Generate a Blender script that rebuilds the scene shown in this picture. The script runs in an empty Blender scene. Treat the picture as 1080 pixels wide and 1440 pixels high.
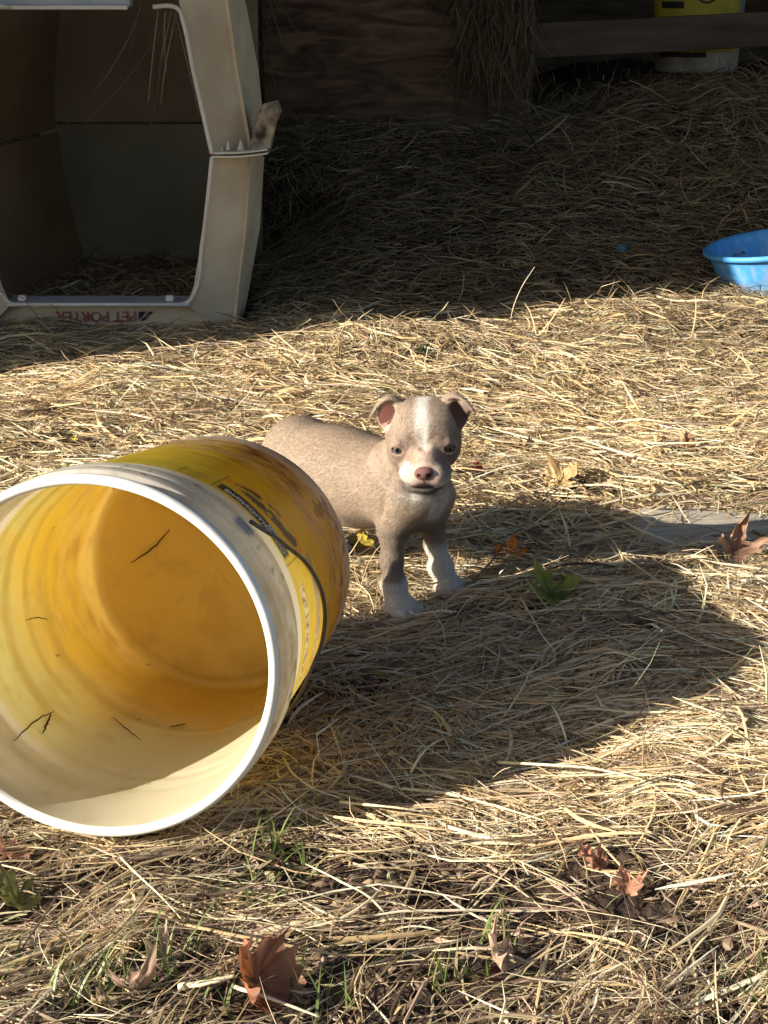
import bpy, bmesh, math, random
import numpy as np
from mathutils import Vector, Matrix
from mathutils.bvhtree import BVHTree

HAY = 1.0          # strand density factor
VOX = 0.00125      # grid step of the puppy surface
FUR = 170000
R = math.radians
SC = bpy.context.scene
COL = SC.collection
rng = np.random.default_rng(7)
random.seed(7)

# ------------------------------------------------------------------ camera
CAM_H, PITCH, FPX = 0.675, R(18.5), 2200.0
cam_d = bpy.data.cameras.new('camera'); cam = bpy.data.objects.new('camera', cam_d); COL.objects.link(cam)
cam.location = (0, 0, CAM_H); cam.rotation_euler = (R(90) - PITCH, 0, 0)
cam_d.sensor_fit = 'AUTO'; cam_d.sensor_width = 36; cam_d.lens = FPX / 1440 * 36
cam_d.clip_start = 0.05; cam_d.clip_end = 400
SC.camera = cam

# ------------------------------------------------------------------ sky and sun
SUN_AZ, SUN_EL = 64.0, 22.0          # direction the light travels towards, from +y to +x
w = bpy.data.worlds.new('World'); SC.world = w; w.use_nodes = True
nt = w.node_tree; nt.nodes.clear()
o_ = nt.nodes.new('ShaderNodeOutputWorld'); b_ = nt.nodes.new('ShaderNodeBackground'); s_ = nt.nodes.new('ShaderNodeTexSky')
s_.sky_type = 'NISHITA'; s_.sun_disc = False; s_.sun_elevation = R(SUN_EL); s_.sun_rotation = R(SUN_AZ + 180)
s_.air_density = 1.0; s_.dust_density = 1.5; s_.altitude = 100
b_.inputs[1].default_value = 0.065
nt.links.new(s_.outputs[0], b_.inputs[0]); nt.links.new(b_.outputs[0], o_.inputs[0])
sl = bpy.data.lights.new('sun', 'SUN'); sl.energy = 5.0; sl.angle = R(0.5); sl.color = (1.0, 0.92, 0.78)
so = bpy.data.objects.new('sun', sl); COL.objects.link(so)
sd = Vector((math.sin(R(SUN_AZ)) * math.cos(R(SUN_EL)), math.cos(R(SUN_AZ)) * math.cos(R(SUN_EL)), -math.sin(R(SUN_EL))))
so.rotation_euler = sd.to_track_quat('-Z', 'Y').to_euler(); so.location = (-4, -2, 4)
SC.view_settings.view_transform = 'Standard'; SC.view_settings.look = 'None'
SC.view_settings.exposure = 1.1; SC.view_settings.gamma = 1
SC.cycles.max_bounces = 10; SC.cycles.diffuse_bounces = 6; SC.cycles.transmission_bounces = 8

# ------------------------------------------------------------------ helpers
cP, sP = math.cos(PITCH), math.sin(PITCH)
def ray(u, v):
    a, b = (u - 540) / FPX, (v - 720) / FPX
    d = np.array([a, cP - b * sP, -sP - b * cP])
    return np.array([0, 0, CAM_H]), d
def at_z(u, v, Z):      # point at camera depth Z
    o, d = ray(u, v); return o + d * Z
def at_y(u, v, Y):      # point on the vertical plane y = Y
    o, d = ray(u, v); return o + d * (Y / d[1])

def link(name, me, parent=None):
    o = bpy.data.objects.new(name, me); COL.objects.link(o)
    if parent is not None: o.parent = parent
    return o
def empty(name, loc, label, cat, group=None):
    o = bpy.data.objects.new(name, None); COL.objects.link(o); o.location = loc; o.empty_display_size = 0.05
    tag(o, label, cat, group); return o
def tag(o, label=None, cat=None, group=None, kind=None):
    if label: o['label'] = label
    if cat: o['category'] = cat
    if group: o['group'] = group
    if kind: o['kind'] = kind
    return o
def mesh(name, V, F, mat=None, smooth=True, col=None):
    me = bpy.data.meshes.new(name)
    V = np.asarray(V, dtype=np.float32).reshape(-1, 3)
    if isinstance(F, np.ndarray) and F.ndim == 2:
        k = F.shape[1]; n = len(F)
        me.vertices.add(len(V)); me.vertices.foreach_set('co', V.ravel())
        me.loops.add(n * k); me.loops.foreach_set('vertex_index', F.astype(np.int32).ravel())
        me.polygons.add(n); me.polygons.foreach_set('loop_start', np.arange(0, n * k, k, dtype=np.int32))
        me.polygons.foreach_set('loop_total', np.full(n, k, dtype=np.int32))
        me.update(calc_edges=True)
    else:
        me.from_pydata([tuple(map(float, v)) for v in V], [], [tuple(map(int, f)) for f in F]); me.update()
    me.polygons.foreach_set('use_smooth', np.full(len(me.polygons), smooth, dtype=bool))
    if col is not None:
        c = np.ones((len(V), 4), dtype=np.float32); c[:, :3] = col
        a = me.color_attributes.new('Col', 'FLOAT_COLOR', 'POINT'); a.data.foreach_set('color', c.ravel())
    if mat: me.materials.append(mat)
    return me
def obj(name, V, F, mat, parent=None, smooth=True, col=None):
    return link(name, mesh(name, V, F, mat, smooth, col), parent)
def sub(parent_obj, o):   # set parent when vertices are in world coordinates
    o.parent = parent_obj; o.matrix_parent_inverse = Matrix.Translation(parent_obj.location).inverted(); return o

# value noise
def vnoise(x, y, seed=0):
    xi = np.floor(x).astype(np.int64); yi = np.floor(y).astype(np.int64); fx = x - xi; fy = y - yi
    fx = fx * fx * (3 - 2 * fx); fy = fy * fy * (3 - 2 * fy)
    def h(a, b):
        n = (a * 374761393 + b * 668265263 + seed * 1442695041) & 0xffffffff
        n = ((n ^ (n >> 13)) * 1274126177) & 0xffffffff
        return ((n ^ (n >> 16)) & 0xffff) / 65535.0
    return (h(xi, yi) * (1 - fx) + h(xi + 1, yi) * fx) * (1 - fy) + (h(xi, yi + 1) * (1 - fx) + h(xi + 1, yi + 1) * fx) * fy
def fbm(x, y, seed=0, o=4):
    s = 0; a = .5; t = 0
    for k in range(o):
        s = s + a * vnoise(x * 2 ** k, y * 2 ** k, seed + k * 17); t += a; a *= .5
    return s / t
def vnoise3(P, sc, seed=0):
    return (vnoise(P[:, 0] * sc + 7.3, P[:, 1] * sc + P[:, 2] * sc * .7, seed) + vnoise(P[:, 1] * sc, P[:, 2] * sc - P[:, 0] * sc * .6, seed + 5) + vnoise(P[:, 2] * sc + 3.1, P[:, 0] * sc + P[:, 1] * sc * .5, seed + 9)) / 3
def sstep(a, b, x):
    t = np.clip((x - a) / (b - a), 0, 1); return t * t * (3 - 2 * t)

# terrain height
def T(x, y):
    x = np.asarray(x, dtype=float); y = np.asarray(y, dtype=float)
    z = 0.046 * sstep(.0, .34, x) * sstep(.9, 1.15, y) * (1 - sstep(1.5, 1.95, y))
    z = z + .012 * sstep(1.5, 1.1, y) 
    z = z + .29 * sstep(3.25, 4.75, y) * (1 - sstep(-.02, -.34, x) * sstep(4.3, 4.1, y))
    z = z + .035 * np.exp(-((x + .02) / .3) ** 2 - ((y - 2.92) / .13) ** 2)
    z = z + .03 * np.exp(-((x - .6) / .35) ** 2 - ((y - 3.2) / .2) ** 2)
    z = z + .10 * sstep(.35, 1.0, x) * sstep(3.9, 4.8, y)
    amp = .012 * sstep(1.9, 2.6, y) + .006
    z = z + amp * (fbm(x * 4.2, y * 4.2, 3) - .5) * 2 + .008 * (fbm(x * 17, y * 17, 11, 3) - .5) * 2
    return z
def ground(u, v, dz=0.0):
    o, d = ray(u, v); t = (o[2] - dz) / -d[2]
    for k in range(40):
        p = o + d * t; h = float(T(p[0], p[1])) + dz
        t += (h - p[2]) / d[2] * .6
    return o + d * t

# ------------------------------------------------------------------ materials
def newmat(name):
    m = bpy.data.materials.new(name); m.use_nodes = True; n = m.node_tree
    b = n.nodes['Principled BSDF']; return m, n, b
def N(n, t, **k):
    x = n.nodes.new(t)
    for a, b in k.items(): setattr(x, a, b)
    return x
def noise_mat(name, c1, c2, scale=8, rough=.8, bump=.2, bscale=60, stretch=(1, 1, 1), detail=6, c3=None, spec=.3, bdist=.004, dist=0):
    m, n, b = newmat(name)
    tc = N(n, 'ShaderNodeTexCoord'); mp = N(n, 'ShaderNodeMapping'); mp.inputs['Scale'].default_value = stretch
    n.links.new(tc.outputs['Object'], mp.inputs[0])
    t = N(n, 'ShaderNodeTexNoise'); t.inputs['Scale'].default_value = scale; t.inputs['Detail'].default_value = detail; t.inputs['Distortion'].default_value = dist
    n.links.new(mp.outputs[0], t.inputs['Vector'])
    r = N(n, 'ShaderNodeValToRGB'); r.color_ramp.elements[0].position = .34; r.color_ramp.elements[1].position = .66
    r.color_ramp.elements[0].color = (*c1, 1); r.color_ramp.elements[1].color = (*c2, 1)
    if c3: e = r.color_ramp.elements.new(.5); e.color = (*c3, 1)
    n.links.new(t.outputs[0], r.inputs[0]); n.links.new(r.outputs[0], b.inputs['Base Color'])
    b.inputs['Roughness'].default_value = rough; b.inputs['Specular IOR Level'].default_value = spec
    if bump:
        t2 = N(n, 'ShaderNodeTexNoise'); t2.inputs['Scale'].default_value = bscale; t2.inputs['Detail'].default_value = 5
        n.links.new(mp.outputs[0], t2.inputs['Vector'])
        bp = N(n, 'ShaderNodeBump'); bp.inputs['Strength'].default_value = bump; bp.inputs['Distance'].default_value = bdist
        n.links.new(t2.outputs[0], bp.inputs['Height']); n.links.new(bp.outputs[0], b.inputs['Normal'])
    return m
def attr_mat(name, rough=.6, trans=0.0, spec=.3, bump=0, bscale=400, mul=None, bdist=.001, tgam=1.0):
    """colour from the mesh's own colour attribute; optional see-through light (translucent)"""
    m, n, b = newmat(name)
    a = N(n, 'ShaderNodeAttribute', attribute_name='Col'); n.links.new(a.outputs['Color'], b.inputs['Base Color'])
    b.inputs['Roughness'].default_value = rough; b.inputs['Specular IOR Level'].default_value = spec
    if bump:
        tc = N(n, 'ShaderNodeTexCoord'); t2 = N(n, 'ShaderNodeTexNoise'); t2.inputs['Scale'].default_value = bscale
        n.links.new(tc.outputs['Object'], t2.inputs['Vector'])
        bp = N(n, 'ShaderNodeBump'); bp.inputs['Strength'].default_value = bump; bp.inputs['Distance'].default_value = bdist
        n.links.new(t2.outputs[0], bp.inputs['Height']); n.links.new(bp.outputs[0], b.inputs['Normal'])
    if trans:
        tr = N(n, 'ShaderNodeBsdfTranslucent'); gm = N(n, 'ShaderNodeGamma'); gm.inputs[1].default_value = tgam; n.links.new(a.outputs['Color'], gm.inputs[0]); n.links.new(gm.outputs[0], tr.inputs[0])
        mx = N(n, 'ShaderNodeMixShader'); mx.inputs[0].default_value = trans
        n.links.new(b.outputs[0], mx.inputs[1]); n.links.new(tr.outputs[0], mx.inputs[2])
        n.links.new(mx.outputs[0], n.nodes['Material Output'].inputs['Surface'])
    return m

M = {}
M['soil'] = noise_mat('soil', (.022, .014, .010), (.10, .066, .042), 34, .95, .9, 120, c3=(.045, .029, .020), bdist=.012)
M['strand'] = attr_mat('hay strand', .45, .22, .45)
M['fur'] = attr_mat('fur', .55, .15, .25)
M['coat'] = attr_mat('coat', .75, 0, .2, .5, 900)
M['leaf'] = attr_mat('leaf', .55, .3, .35, .4, 250)
M['plain'] = attr_mat('painted', .5, 0, .4, .15, 300)
M['twig'] = noise_mat('twig bark', (.03, .018, .01), (.10, .06, .035), 60, .8, .4, 200)

# ------------------------------------------------------------------ setting: ground
def axis_pts(c0, c1, step, far):
    core = np.arange(c0, c1 + step * .5, step)
    g = []; s = step; p = c1
    while p < far: s *= 1.35; p += s; g.append(p)
    h = []; s = step; p = c0
    while p > -far: s *= 1.35; p -= s; h.append(p)
    return np.concatenate([h[::-1], core, g])
gx = axis_pts(-1.8, 2.0, .014, 70); gy = axis_pts(.6, 5.6, .014, 90)
GX, GY = np.meshgrid(gx, gy, indexing='ij')
GZ = T(np.clip(GX, -3, 3), np.clip(GY, -1, 6)) + .006 * (fbm(GX * 60, GY * 60, 5, 2) - .5) * (np.abs(GX) < 3)
idx = np.arange(GX.size).reshape(GX.shape)
F = np.stack([idx[:-1, :-1], idx[1:, :-1], idx[1:, 1:], idx[:-1, 1:]], -1).reshape(-1, 4)
tag(obj('ground', np.stack([GX, GY, GZ], -1).reshape(-1, 3), F, M['soil']), kind='structure')

# ------------------------------------------------------------------ box / tube / lathe builders
def box_vf(c, s, rot=None):
    c = np.array(c); s = np.array(s) / 2
    V = np.array([[x, y, z] for x in (-1, 1) for y in (-1, 1) for z in (-1, 1)]) * s
    if rot is not None: V = V @ np.array(rot).T
    V = V + c
    return V, [(0, 1, 3, 2), (4, 6, 7, 5), (0, 4, 5, 1), (2, 3, 7, 6), (0, 2, 6, 4), (1, 5, 7, 3)]
def bevel(o, w_, seg=2):
    m = o.modifiers.new('bevel', 'BEVEL'); m.width = w_; m.segments = seg; m.limit_method = 'ANGLE'; return o
def box(name, c, s, mat, parent=None, bev=.004, rot=None):
    V, Fc = box_vf(c, s, rot); o = obj(name, V, Fc, mat, None, smooth=False)
    if parent is not None: sub(parent, o)
    if bev: bevel(o, bev)
    return o
def tube_vf(P, r, k=8, cap=True):
    P = np.asarray(P, float); n = len(P); r = np.broadcast_to(np.asarray(r, float), (n,))
    t = np.gradient(P, axis=0); t /= np.linalg.norm(t, axis=1)[:, None] + 1e-12
    up = np.array([0, 0, 1.0]) if abs(t[0][2]) < .9 else np.array([1.0, 0, 0])
    V = []
    for i in range(n):
        a = np.cross(t[i], up); a /= np.linalg.norm(a) + 1e-12; b = np.cross(t[i], a); up = -b if np.dot(-b, up) > 0 else b
        for j in range(k):
            th = 2 * np.pi * j / k; V.append(P[i] + r[i] * (math.cos(th) * a + math.sin(th) * b * (1 if True else 1)))
    Fc = [(i * k + j, i * k + (j + 1) % k, (i + 1) * k + (j + 1) % k, (i + 1) * k + j) for i in range(n - 1) for j in range(k)]
    if cap: Fc += [tuple(range(k))[::-1], tuple(range((n - 1) * k, n * k))]
    return V, Fc
def smooth_path(P, n=40):
    P = np.asarray(P, float); m = len(P)
    d = np.r_[0, np.cumsum(np.linalg.norm(np.diff(P, axis=0), axis=1))]; d /= d[-1]; t = np.linspace(0, 1, n)
    Q = np.zeros((n, 3)); tan = np.gradient(P, d, axis=0)
    for q, tt in enumerate(t):
        i = min(np.searchsorted(d, tt, 'right') - 1, m - 2); h = d[i + 1] - d[i]; s = (tt - d[i]) / h
        Q[q] = (2 * s ** 3 - 3 * s ** 2 + 1) * P[i] + (s ** 3 - 2 * s ** 2 + s) * h * tan[i] + (-2 * s ** 3 + 3 * s ** 2) * P[i + 1] + (s ** 3 - s ** 2) * h * tan[i + 1]
    return Q

# ------------------------------------------------------------------ barn round the shaded ground
M['barn'] = noise_mat('old barn board', (.07, .05, .035), (.17, .13, .09), 5, .9, .6, 40, (1, 1, 6))
M['ply'] = noise_mat('plywood', (.075, .042, .028), (.27, .165, .105), 5, .8, .3, 30, (.9, 1, 4.5), c3=(.17, .10, .065), dist=1.6)
M['rail'] = noise_mat('rail wood', (.06, .045, .034), (.13, .10, .075), 4, .85, .5, 30, (1, 6, 6))
Yp = 4.75                                           # plane of the plywood
barn = empty('barn', (0, 5.5, 0), 'dark open-fronted wooden barn shading the back of the yard', 'barn')
# the corner whose upright edge throws the long shade line over the hay
q0 = ground(0, 543); q1 = ground(1080, 377)
az_ = math.atan2(q1[0] - q0[0], q1[1] - q0[1]); AZ = R(SUN_AZ)
corner = q0 - np.array([math.sin(AZ), math.cos(AZ), 0]) * 1.6
for k in range(24):
    box('wall_board', (corner[0] - .02 - .034 * (k % 2), corner[1] + .1 + k * .205, 1.7), (.03, .212, 3.5), M['barn'], barn, .003)
for k in range(16):
    box('wall_board', (corner[0] - .15 + k * .305, 6.8 + .034 * (k % 2), 1.7), (.315, .03, 3.5), M['barn'], barn, .003)
    box('roof_board', (corner[0] - .15 + k * .345, corner[1] + 2.3 + .3, 2.05 + .002 * (k % 2)), (.35, 5.6, .03), M['barn'], barn, .003, rot=Matrix.Rotation(R(4), 3, 'X'))
for k in range(6):
    box('wall_board', (3.0 + .004 * (k % 2), 5.0 + k * .305, 1.7), (.03, .3, 3.5), M['barn'], barn, .003)

# plywood sheet
pl = at_y(372, 172, Yp); pr = at_y(700, 172, Yp)
box('plywood_sheet', ((pl[0] + pr[0]) / 2, Yp + .01, pl[2] + .55), (pr[0] - pl[0], .018, 1.14), M['ply'], barn, .002)
pt = at_y(361, 172, Yp)
box('post', (pt[0] - .01, Yp + .03, .9), (.05, .05, 2.4), M['barn'], barn, .004)
pt = at_y(715, 172, Yp)
box('post', (pt[0], Yp + .03, .9), (.13, .09, 2.6), M['barn'], barn, .004)
# horizontal rail in front of the far bucket
a, b = at_y(742, 58, Yp - .06), at_y(1240, 33, Yp - .06); dx = b - a
rz = math.atan2(dx[2], dx[0])
box('rail', (a + b) / 2 + [0, .01, 0], (np.linalg.norm(dx), .04, .096), M['rail'], barn, .004, rot=Matrix.Rotation(-rz, 3, 'Y'))

# far bucket
def lathe(prof, nseg=64):
    V = []; n = len(prof)
    for j in range(nseg):
        th = 2 * np.pi * j / nseg
        for (r_, z_) in prof: V.append((r_ * math.cos(th), r_ * math.sin(th), z_))
    Fc = [(j * n + i, ((j + 1) % nseg) * n + i, ((j + 1) % nseg) * n + i + 1, j * n + i + 1) for j in range(nseg) for i in range(n - 1)]
    return V, Fc
M['white_old'] = noise_mat('old white plastic', (.30, .29, .26), (.62, .60, .55), 9, .5, .1, 60)
M['yel'] = noise_mat('yellow label', (.34, .28, .03), (.50, .42, .05), 12, .5, .05, 60)
M['black'] = noise_mat('black print', (.015, .015, .018), (.03, .03, .035), 12, .6, 0)
fb = at_y(978, 100, Yp + .25)
fbk = empty('plastic_bucket', fb, 'white bucket with yellow printed label standing behind the dark wooden rail', 'bucket')
sc_ = .95
V, Fc = lathe([(0, 0), (.118, 0), (.124, .006), (.146, .37), (.15, .372), (.15, .39), (.143, .39), (.12, .02), (0, .02)])
o = obj('shell', V, Fc, M['white_old'], fbk)
def band(r0, r1, z0, z1, t0, t1, mat, name, parent, n=48, off=.0012):
    V = []; 
    for j in range(n + 1):
        th = t0 + (t1 - t0) * j / n
        V += [((r0 + off) * math.cos(th), (r0 + off) * math.sin(th), z0), ((r1 + off) * math.cos(th), (r1 + off) * math.sin(th), z1)]
    Fc = [(2 * j, 2 * j + 2, 2 * j + 3, 2 * j + 1) for j in range(n)]
    return obj(name, V, Fc, mat, parent)
rr = lambda z: .124 + (.022) * (z - .006) / .364
band(rr(.06), rr(.32), .06, .32, R(165), R(320), M['yel'], 'label', fbk)
band(rr(.045), rr(.06), .045, .06, R(200), R(272), M['black'], 'label_stripe', fbk, off=.0014)
band(rr(.185), rr(.205), .185, .205, R(205), R(240), M['black'], 'label_stripe', fbk, off=.0016)
# round emblem with a dog's head on the label (ring and blot), as curved print
for (nm, ra, rb, mt) in (('emblem_ring', .030, .036, M['black']), ('emblem_mark', 0, .013, M['black'])):
    V = []; zc = .235; tc_ = R(268)
    for j in range(33):
        for q in (ra, rb):
            a_ = 2 * np.pi * j / 32; z_ = zc + q * math.sin(a_); th = tc_ + q * math.cos(a_) / .138
            V.append(((rr(z_) + .0022) * math.cos(th), (rr(z_) + .0022) * math.sin(th), z_))
    obj(nm, V, [(2 * j, 2 * j + 2, 2 * j + 3, 2 * j + 1) for j in range(32)], mt, fbk)

# ------------------------------------------------------------------ dog kennel (big moulded crate)
M['crate'] = noise_mat('stained beige plastic', (.52, .41, .27), (.72, .60, .44), 7, .55, .25, 90, c3=(.62, .51, .36), bdist=.002)
M['crate_edge'] = noise_mat('pale worn plastic edge', (.60, .56, .48), (.72, .69, .61), 10, .5, .1, 60)
M['crate_in'] = noise_mat('darker inner plastic', (.20, .155, .10), (.29, .225, .145), 5, .7, .2, 60)  # same shell plastic, coloured darker for the dim interior
M['crate_blue'] = noise_mat('grey blue plastic', (.34, .37, .42), (.46, .49, .53), 9, .5, .1, 60)
gK = ground(335, 462); Yc = gK[1]
kz = gK[2]
xm = at_y(137, 300, Yc)[0]
kennel = empty('dog_crate', (xm, Yc, kz), 'large beige plastic dog crate standing upside down in the shade', 'dog crate')
def sheet(name, rows, mat, parent, thick=.005, smooth=False, mirror=False):
    rows = [np.array(r_, float) for r_ in rows]; m = len(rows[0]); V = np.concatenate(rows)
    if mirror: V[:, 0] = 2 * xm - V[:, 0]
    Fc = [(i * m + j, i * m + j + 1, (i + 1) * m + j + 1, (i + 1) * m + j) for i in range(len(rows) - 1) for j in range(m - 1)]
    o = obj(name, V, Fc, mat, None, smooth=smooth)
    bm = bmesh.new(); bm.from_mesh(o.data); bmesh.ops.recalc_face_normals(bm, faces=bm.faces); bm.to_mesh(o.data); bm.free()
    s = o.modifiers.new('solid', 'SOLIDIFY'); s.thickness = thick; s.offset = 0
    bevel(o, thick * .35, 2)
    return sub(parent, o)
def rowp(pts, dy): return [at_y(u, v, Yc + dy) for (u, v) in pts]
def densify(row, n=12):
    row = np.array(row); d = np.r_[0, np.cumsum(np.linalg.norm(np.diff(row, axis=0), axis=1))]; t = np.sort(np.r_[np.linspace(0, d[-1], n)])
    return np.stack([np.interp(t, d, row[:, k]) for k in range(3)], 1)
for mir in (False, True):
    # upper half: opening edge, face, outer corner, side
    A = rowp([(244, -60), (254, 14), (272, 100), (298, 217)], -.045)
    A2 = rowp([(300, -60), (308, 14), (322, 100), (344, 217)], .012)
    B = rowp([(306, -60), (318, 14), (330, 100), (352, 217)], .022)
    B2 = rowp([(310, -60), (322, 14), (334, 100), (355, 217)], .016)
    C = rowp([(328, -60), (346, 14), (362, 100), (374, 217)], .16)
    Cx = np.array(C); D = Cx + np.array([-.10, .65, 0])
    sheet('upper_shell', [densify(r_, 8) for r_ in ((A, A2, B, B2, C) if mir else (A, A2, B, B2, C, D))], M['crate'], kennel, mirror=mir)
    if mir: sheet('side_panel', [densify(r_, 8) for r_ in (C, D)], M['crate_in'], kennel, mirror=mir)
    A = rowp([(298, 221), (287, 320), (272, 410), (263, 430)], -.045)
    A2 = rowp([(342, 221), (334, 320), (322, 410), (316, 466)], .012)
    B = rowp([(350, 221), (343, 320), (332, 410), (327, 466)], .022)
    B2 = rowp([(353, 221), (346, 320), (335, 410), (330, 466)], .016)
    C = rowp([(370, 221), (364, 320), (348, 410), (340, 450)], .16)
    D = np.array(C) + np.array([-.10, .65, 0])
    sheet('lower_shell', [densify(r_, 8) for r_ in ((A, A2, B, B2, C) if mir else (A, A2, B, B2, C, D))], M['crate'], kennel, mirror=mir)
    if mir: sheet('side_panel', [densify(r_, 8) for r_ in (C, D)], M['crate_in'], kennel, mirror=mir)
    # bright lip along the opening edge
    lp = [(215, 10), (243, 9), (252, 13), (256, 25), (272, 100), (285, 158), (298, 216)]
    P = np.array(rowp(lp, -.05)); 
    if mir: P[:, 0] = 2 * xm - P[:, 0]
    V, Fc = tube_vf(smooth_path(P, 30), .0046, 8); sub(kennel, obj('opening_lip', V, Fc, M['crate_edge']))
    P = np.array(rowp([(298, 221), (292, 280), (284, 345), (272, 415), (266, 424), (256, 428)], -.05))
    if mir: P[:, 0] = 2 * xm - P[:, 0]
    V, Fc = tube_vf(smooth_path(P, 30), .0042, 8); sub(kennel, obj('opening_lip', V, Fc, M['crate_edge']))
    # flanges where the two halves meet
    for (dv, th) in ((215.5, 0), (221, 0)):
        r1 = rowp([(297, dv), (330, dv), (355, dv - 2 + th), (376, dv - 5)], -.052)
        r2 = [p + np.array([0, .055, 0]) for p in r1]; r3 = [np.array(p) + np.array([0, .2, 0]) for p in r1]
        f_ = sheet('flange', [densify(r1, 8), densify(r2, 8)], M['crate_edge'], kennel, .004, mirror=mir)
# top front bar
a, b = at_y(-95, -40, Yc - .03), at_y(184, 11, Yc - .03)
box('top_bar', ((a[0] + b[0]) / 2, Yc - .012, (a[2] + b[2]) / 2), (b[0] - a[0], .045, a[2] - b[2]), M['crate_blue'], kennel, .008)
a, b = at_y(-95, 8, Yc - .04), at_y(180, 13, Yc - .04)
box('bar_lip', ((a[0] + b[0]) / 2, Yc - .04, (a[2] + b[2]) / 2 ), (b[0] - a[0], .012, .008), M['crate_edge'], kennel, .002)
# bottom sill, recessed panel, floor, back, roof
a, b = at_y(8, 428, Yc - .05), at_y(266, 428, Yc - .05)
box('sill', ((a[0] + b[0]) / 2, Yc - .01, a[2] - .001), (b[0] - a[0] + .01, .085, .008), M['crate_blue'], kennel, .003)
V, Fc = tube_vf([(a[0], Yc - .053, a[2]), (b[0], Yc - .053, b[2])], .0042, 8); sub(kennel, obj('sill_lip', V, Fc, M['crate_edge']))
p0, p1 = at_y(-20, 430, Yc), at_y(296, 475, Yc)
box('sill_panel', ((p0[0] + p1[0]) / 2, Yc - .006, (a[2] - .004 + p1[2]) / 2), (p1[0] - p0[0], .008, a[2] - .006 - p1[2]), M['crate'], kennel, .001)
hw = at_y(352, 217, Yc)[0] - xm
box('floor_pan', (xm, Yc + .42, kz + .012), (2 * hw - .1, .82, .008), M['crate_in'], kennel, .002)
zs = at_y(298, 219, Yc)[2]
M['crate_low'] = noise_mat('grey darker inner plastic', (.17, .155, .105), (.26, .235, .165), 4, .7, .2, 60)  # lower inner panel, greyer than the one above
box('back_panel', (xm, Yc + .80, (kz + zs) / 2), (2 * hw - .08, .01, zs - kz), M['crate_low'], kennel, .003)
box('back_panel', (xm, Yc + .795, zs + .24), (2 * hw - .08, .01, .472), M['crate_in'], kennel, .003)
for k in range(0):
    box('back_rib', (xm - .12 + k * .13, Yc + .79, kz + .2), (.012, .012, .30), M['crate_in'], kennel, .004)
box('roof_panel', (xm, Yc + .42, zs + .475), (2 * hw - .12, .80, .008), M['crate'], kennel, .003)
# latches and bolts
for u in (31, 239): 
    p = at_y(u, 419, Yc - .03); box('latch', p + [0, .0, .0], (.016, .012, .012), M['crate_edge'], kennel, .002)
for (u, v) in ((321, 206), (312, 213)):
    p = at_y(u, v + 5, Yc - .03); V, Fc = tube_vf([p, p + [0, 0, .006], p + [0, 0, .016]], [.005, .003, .0026], 8); sub(kennel, obj('bolt', V, Fc, M['crate_edge']))
p = at_y(339, 211, Yc - .02); V, Fc = tube_vf([p, p + [0, 0, .02]], [.009, .001], 6); sub(kennel, obj('chewed_burr', V, Fc, M['crate_edge']))
# chewed corner
M['chew'] = noise_mat('chewed plastic', (.05, .035, .025), (.42, .36, .27), 40, .9, 1.0, 150)
pts = [(352, 212), (358, 178), (362, 160), (372, 148), (388, 146), (392, 158), (385, 180), (381, 200), (377, 213), (364, 214)]
Fv = rowp(pts, -.02); n_ = len(pts)
V = [p + np.array([0, .004 * math.sin(i * 2.1), 0]) for i, p in enumerate(Fv)] + [p + np.array([0, .05 + .012 * math.sin(i * 1.7), 0]) for i, p in enumerate(Fv)]
Fc = [tuple(range(n_)), tuple(range(2 * n_ - 1, n_ - 1, -1))] + [(i, (i + 1) % n_, n_ + (i + 1) % n_, n_ + i) for i in range(n_)]
o = obj('chewed_corner', V, Fc, M['chew'], None, smooth=False); bevel(o, .003); sub(kennel, o)
# red lettering, upside down, on the sill panel
M['red'] = noise_mat('red print', (.26, .05, .04), (.42, .18, .13), 38, .6, 0)
def text(name, s, size, mat, parent, Mx, extr=.0006, xs=1.0):
    c = bpy.data.curves.new(name, 'FONT'); c.body = s; c.size = size; c.extrude = extr; c.align_x = 'LEFT'; c.offset = size * .018; c.resolution_u = 3
    t = bpy.data.objects.new(name, c); COL.objects.link(t)
    dg = bpy.context.evaluated_depsgraph_get(); me = bpy.data.meshes.new_from_object(t.evaluated_get(dg)); bpy.data.objects.remove(t)
    me.transform(Matrix.Diagonal((xs, 1, 1, 1))); me.transform(Mx); me.materials.clear(); me.materials.append(mat)
    o = link(name, me)
    if parent is not None: sub(parent, o)
    return o
p = at_y(192, 438.5, Yc - .013)
text('lettering', 'PET PORTER', .0305, M['red'], kennel, Matrix.Translation(Vector(p)) @ Matrix.Rotation(R(180), 4, 'Y') @ Matrix.Rotation(R(90), 4, 'X') @ Matrix.Identity(4), xs=1.0)
for s_ in (0, 1):
    pa = at_y(196 + 9 * s_, 438.5, Yc - .012); 
    V = [at_y(u + 9 * s_ if s_ else u, v, Yc - .0125) for (u, v) in ((195, 438), (206, 438), (195, 451))] if not s_ else [at_y(u, v, Yc - .0125) for (u, v) in ((210, 438), (216, 438), (203, 451), (197, 451))]
    sub(kennel, obj('emblem', V, [tuple(range(len(V)))], M['black'], None, smooth=False))

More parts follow.
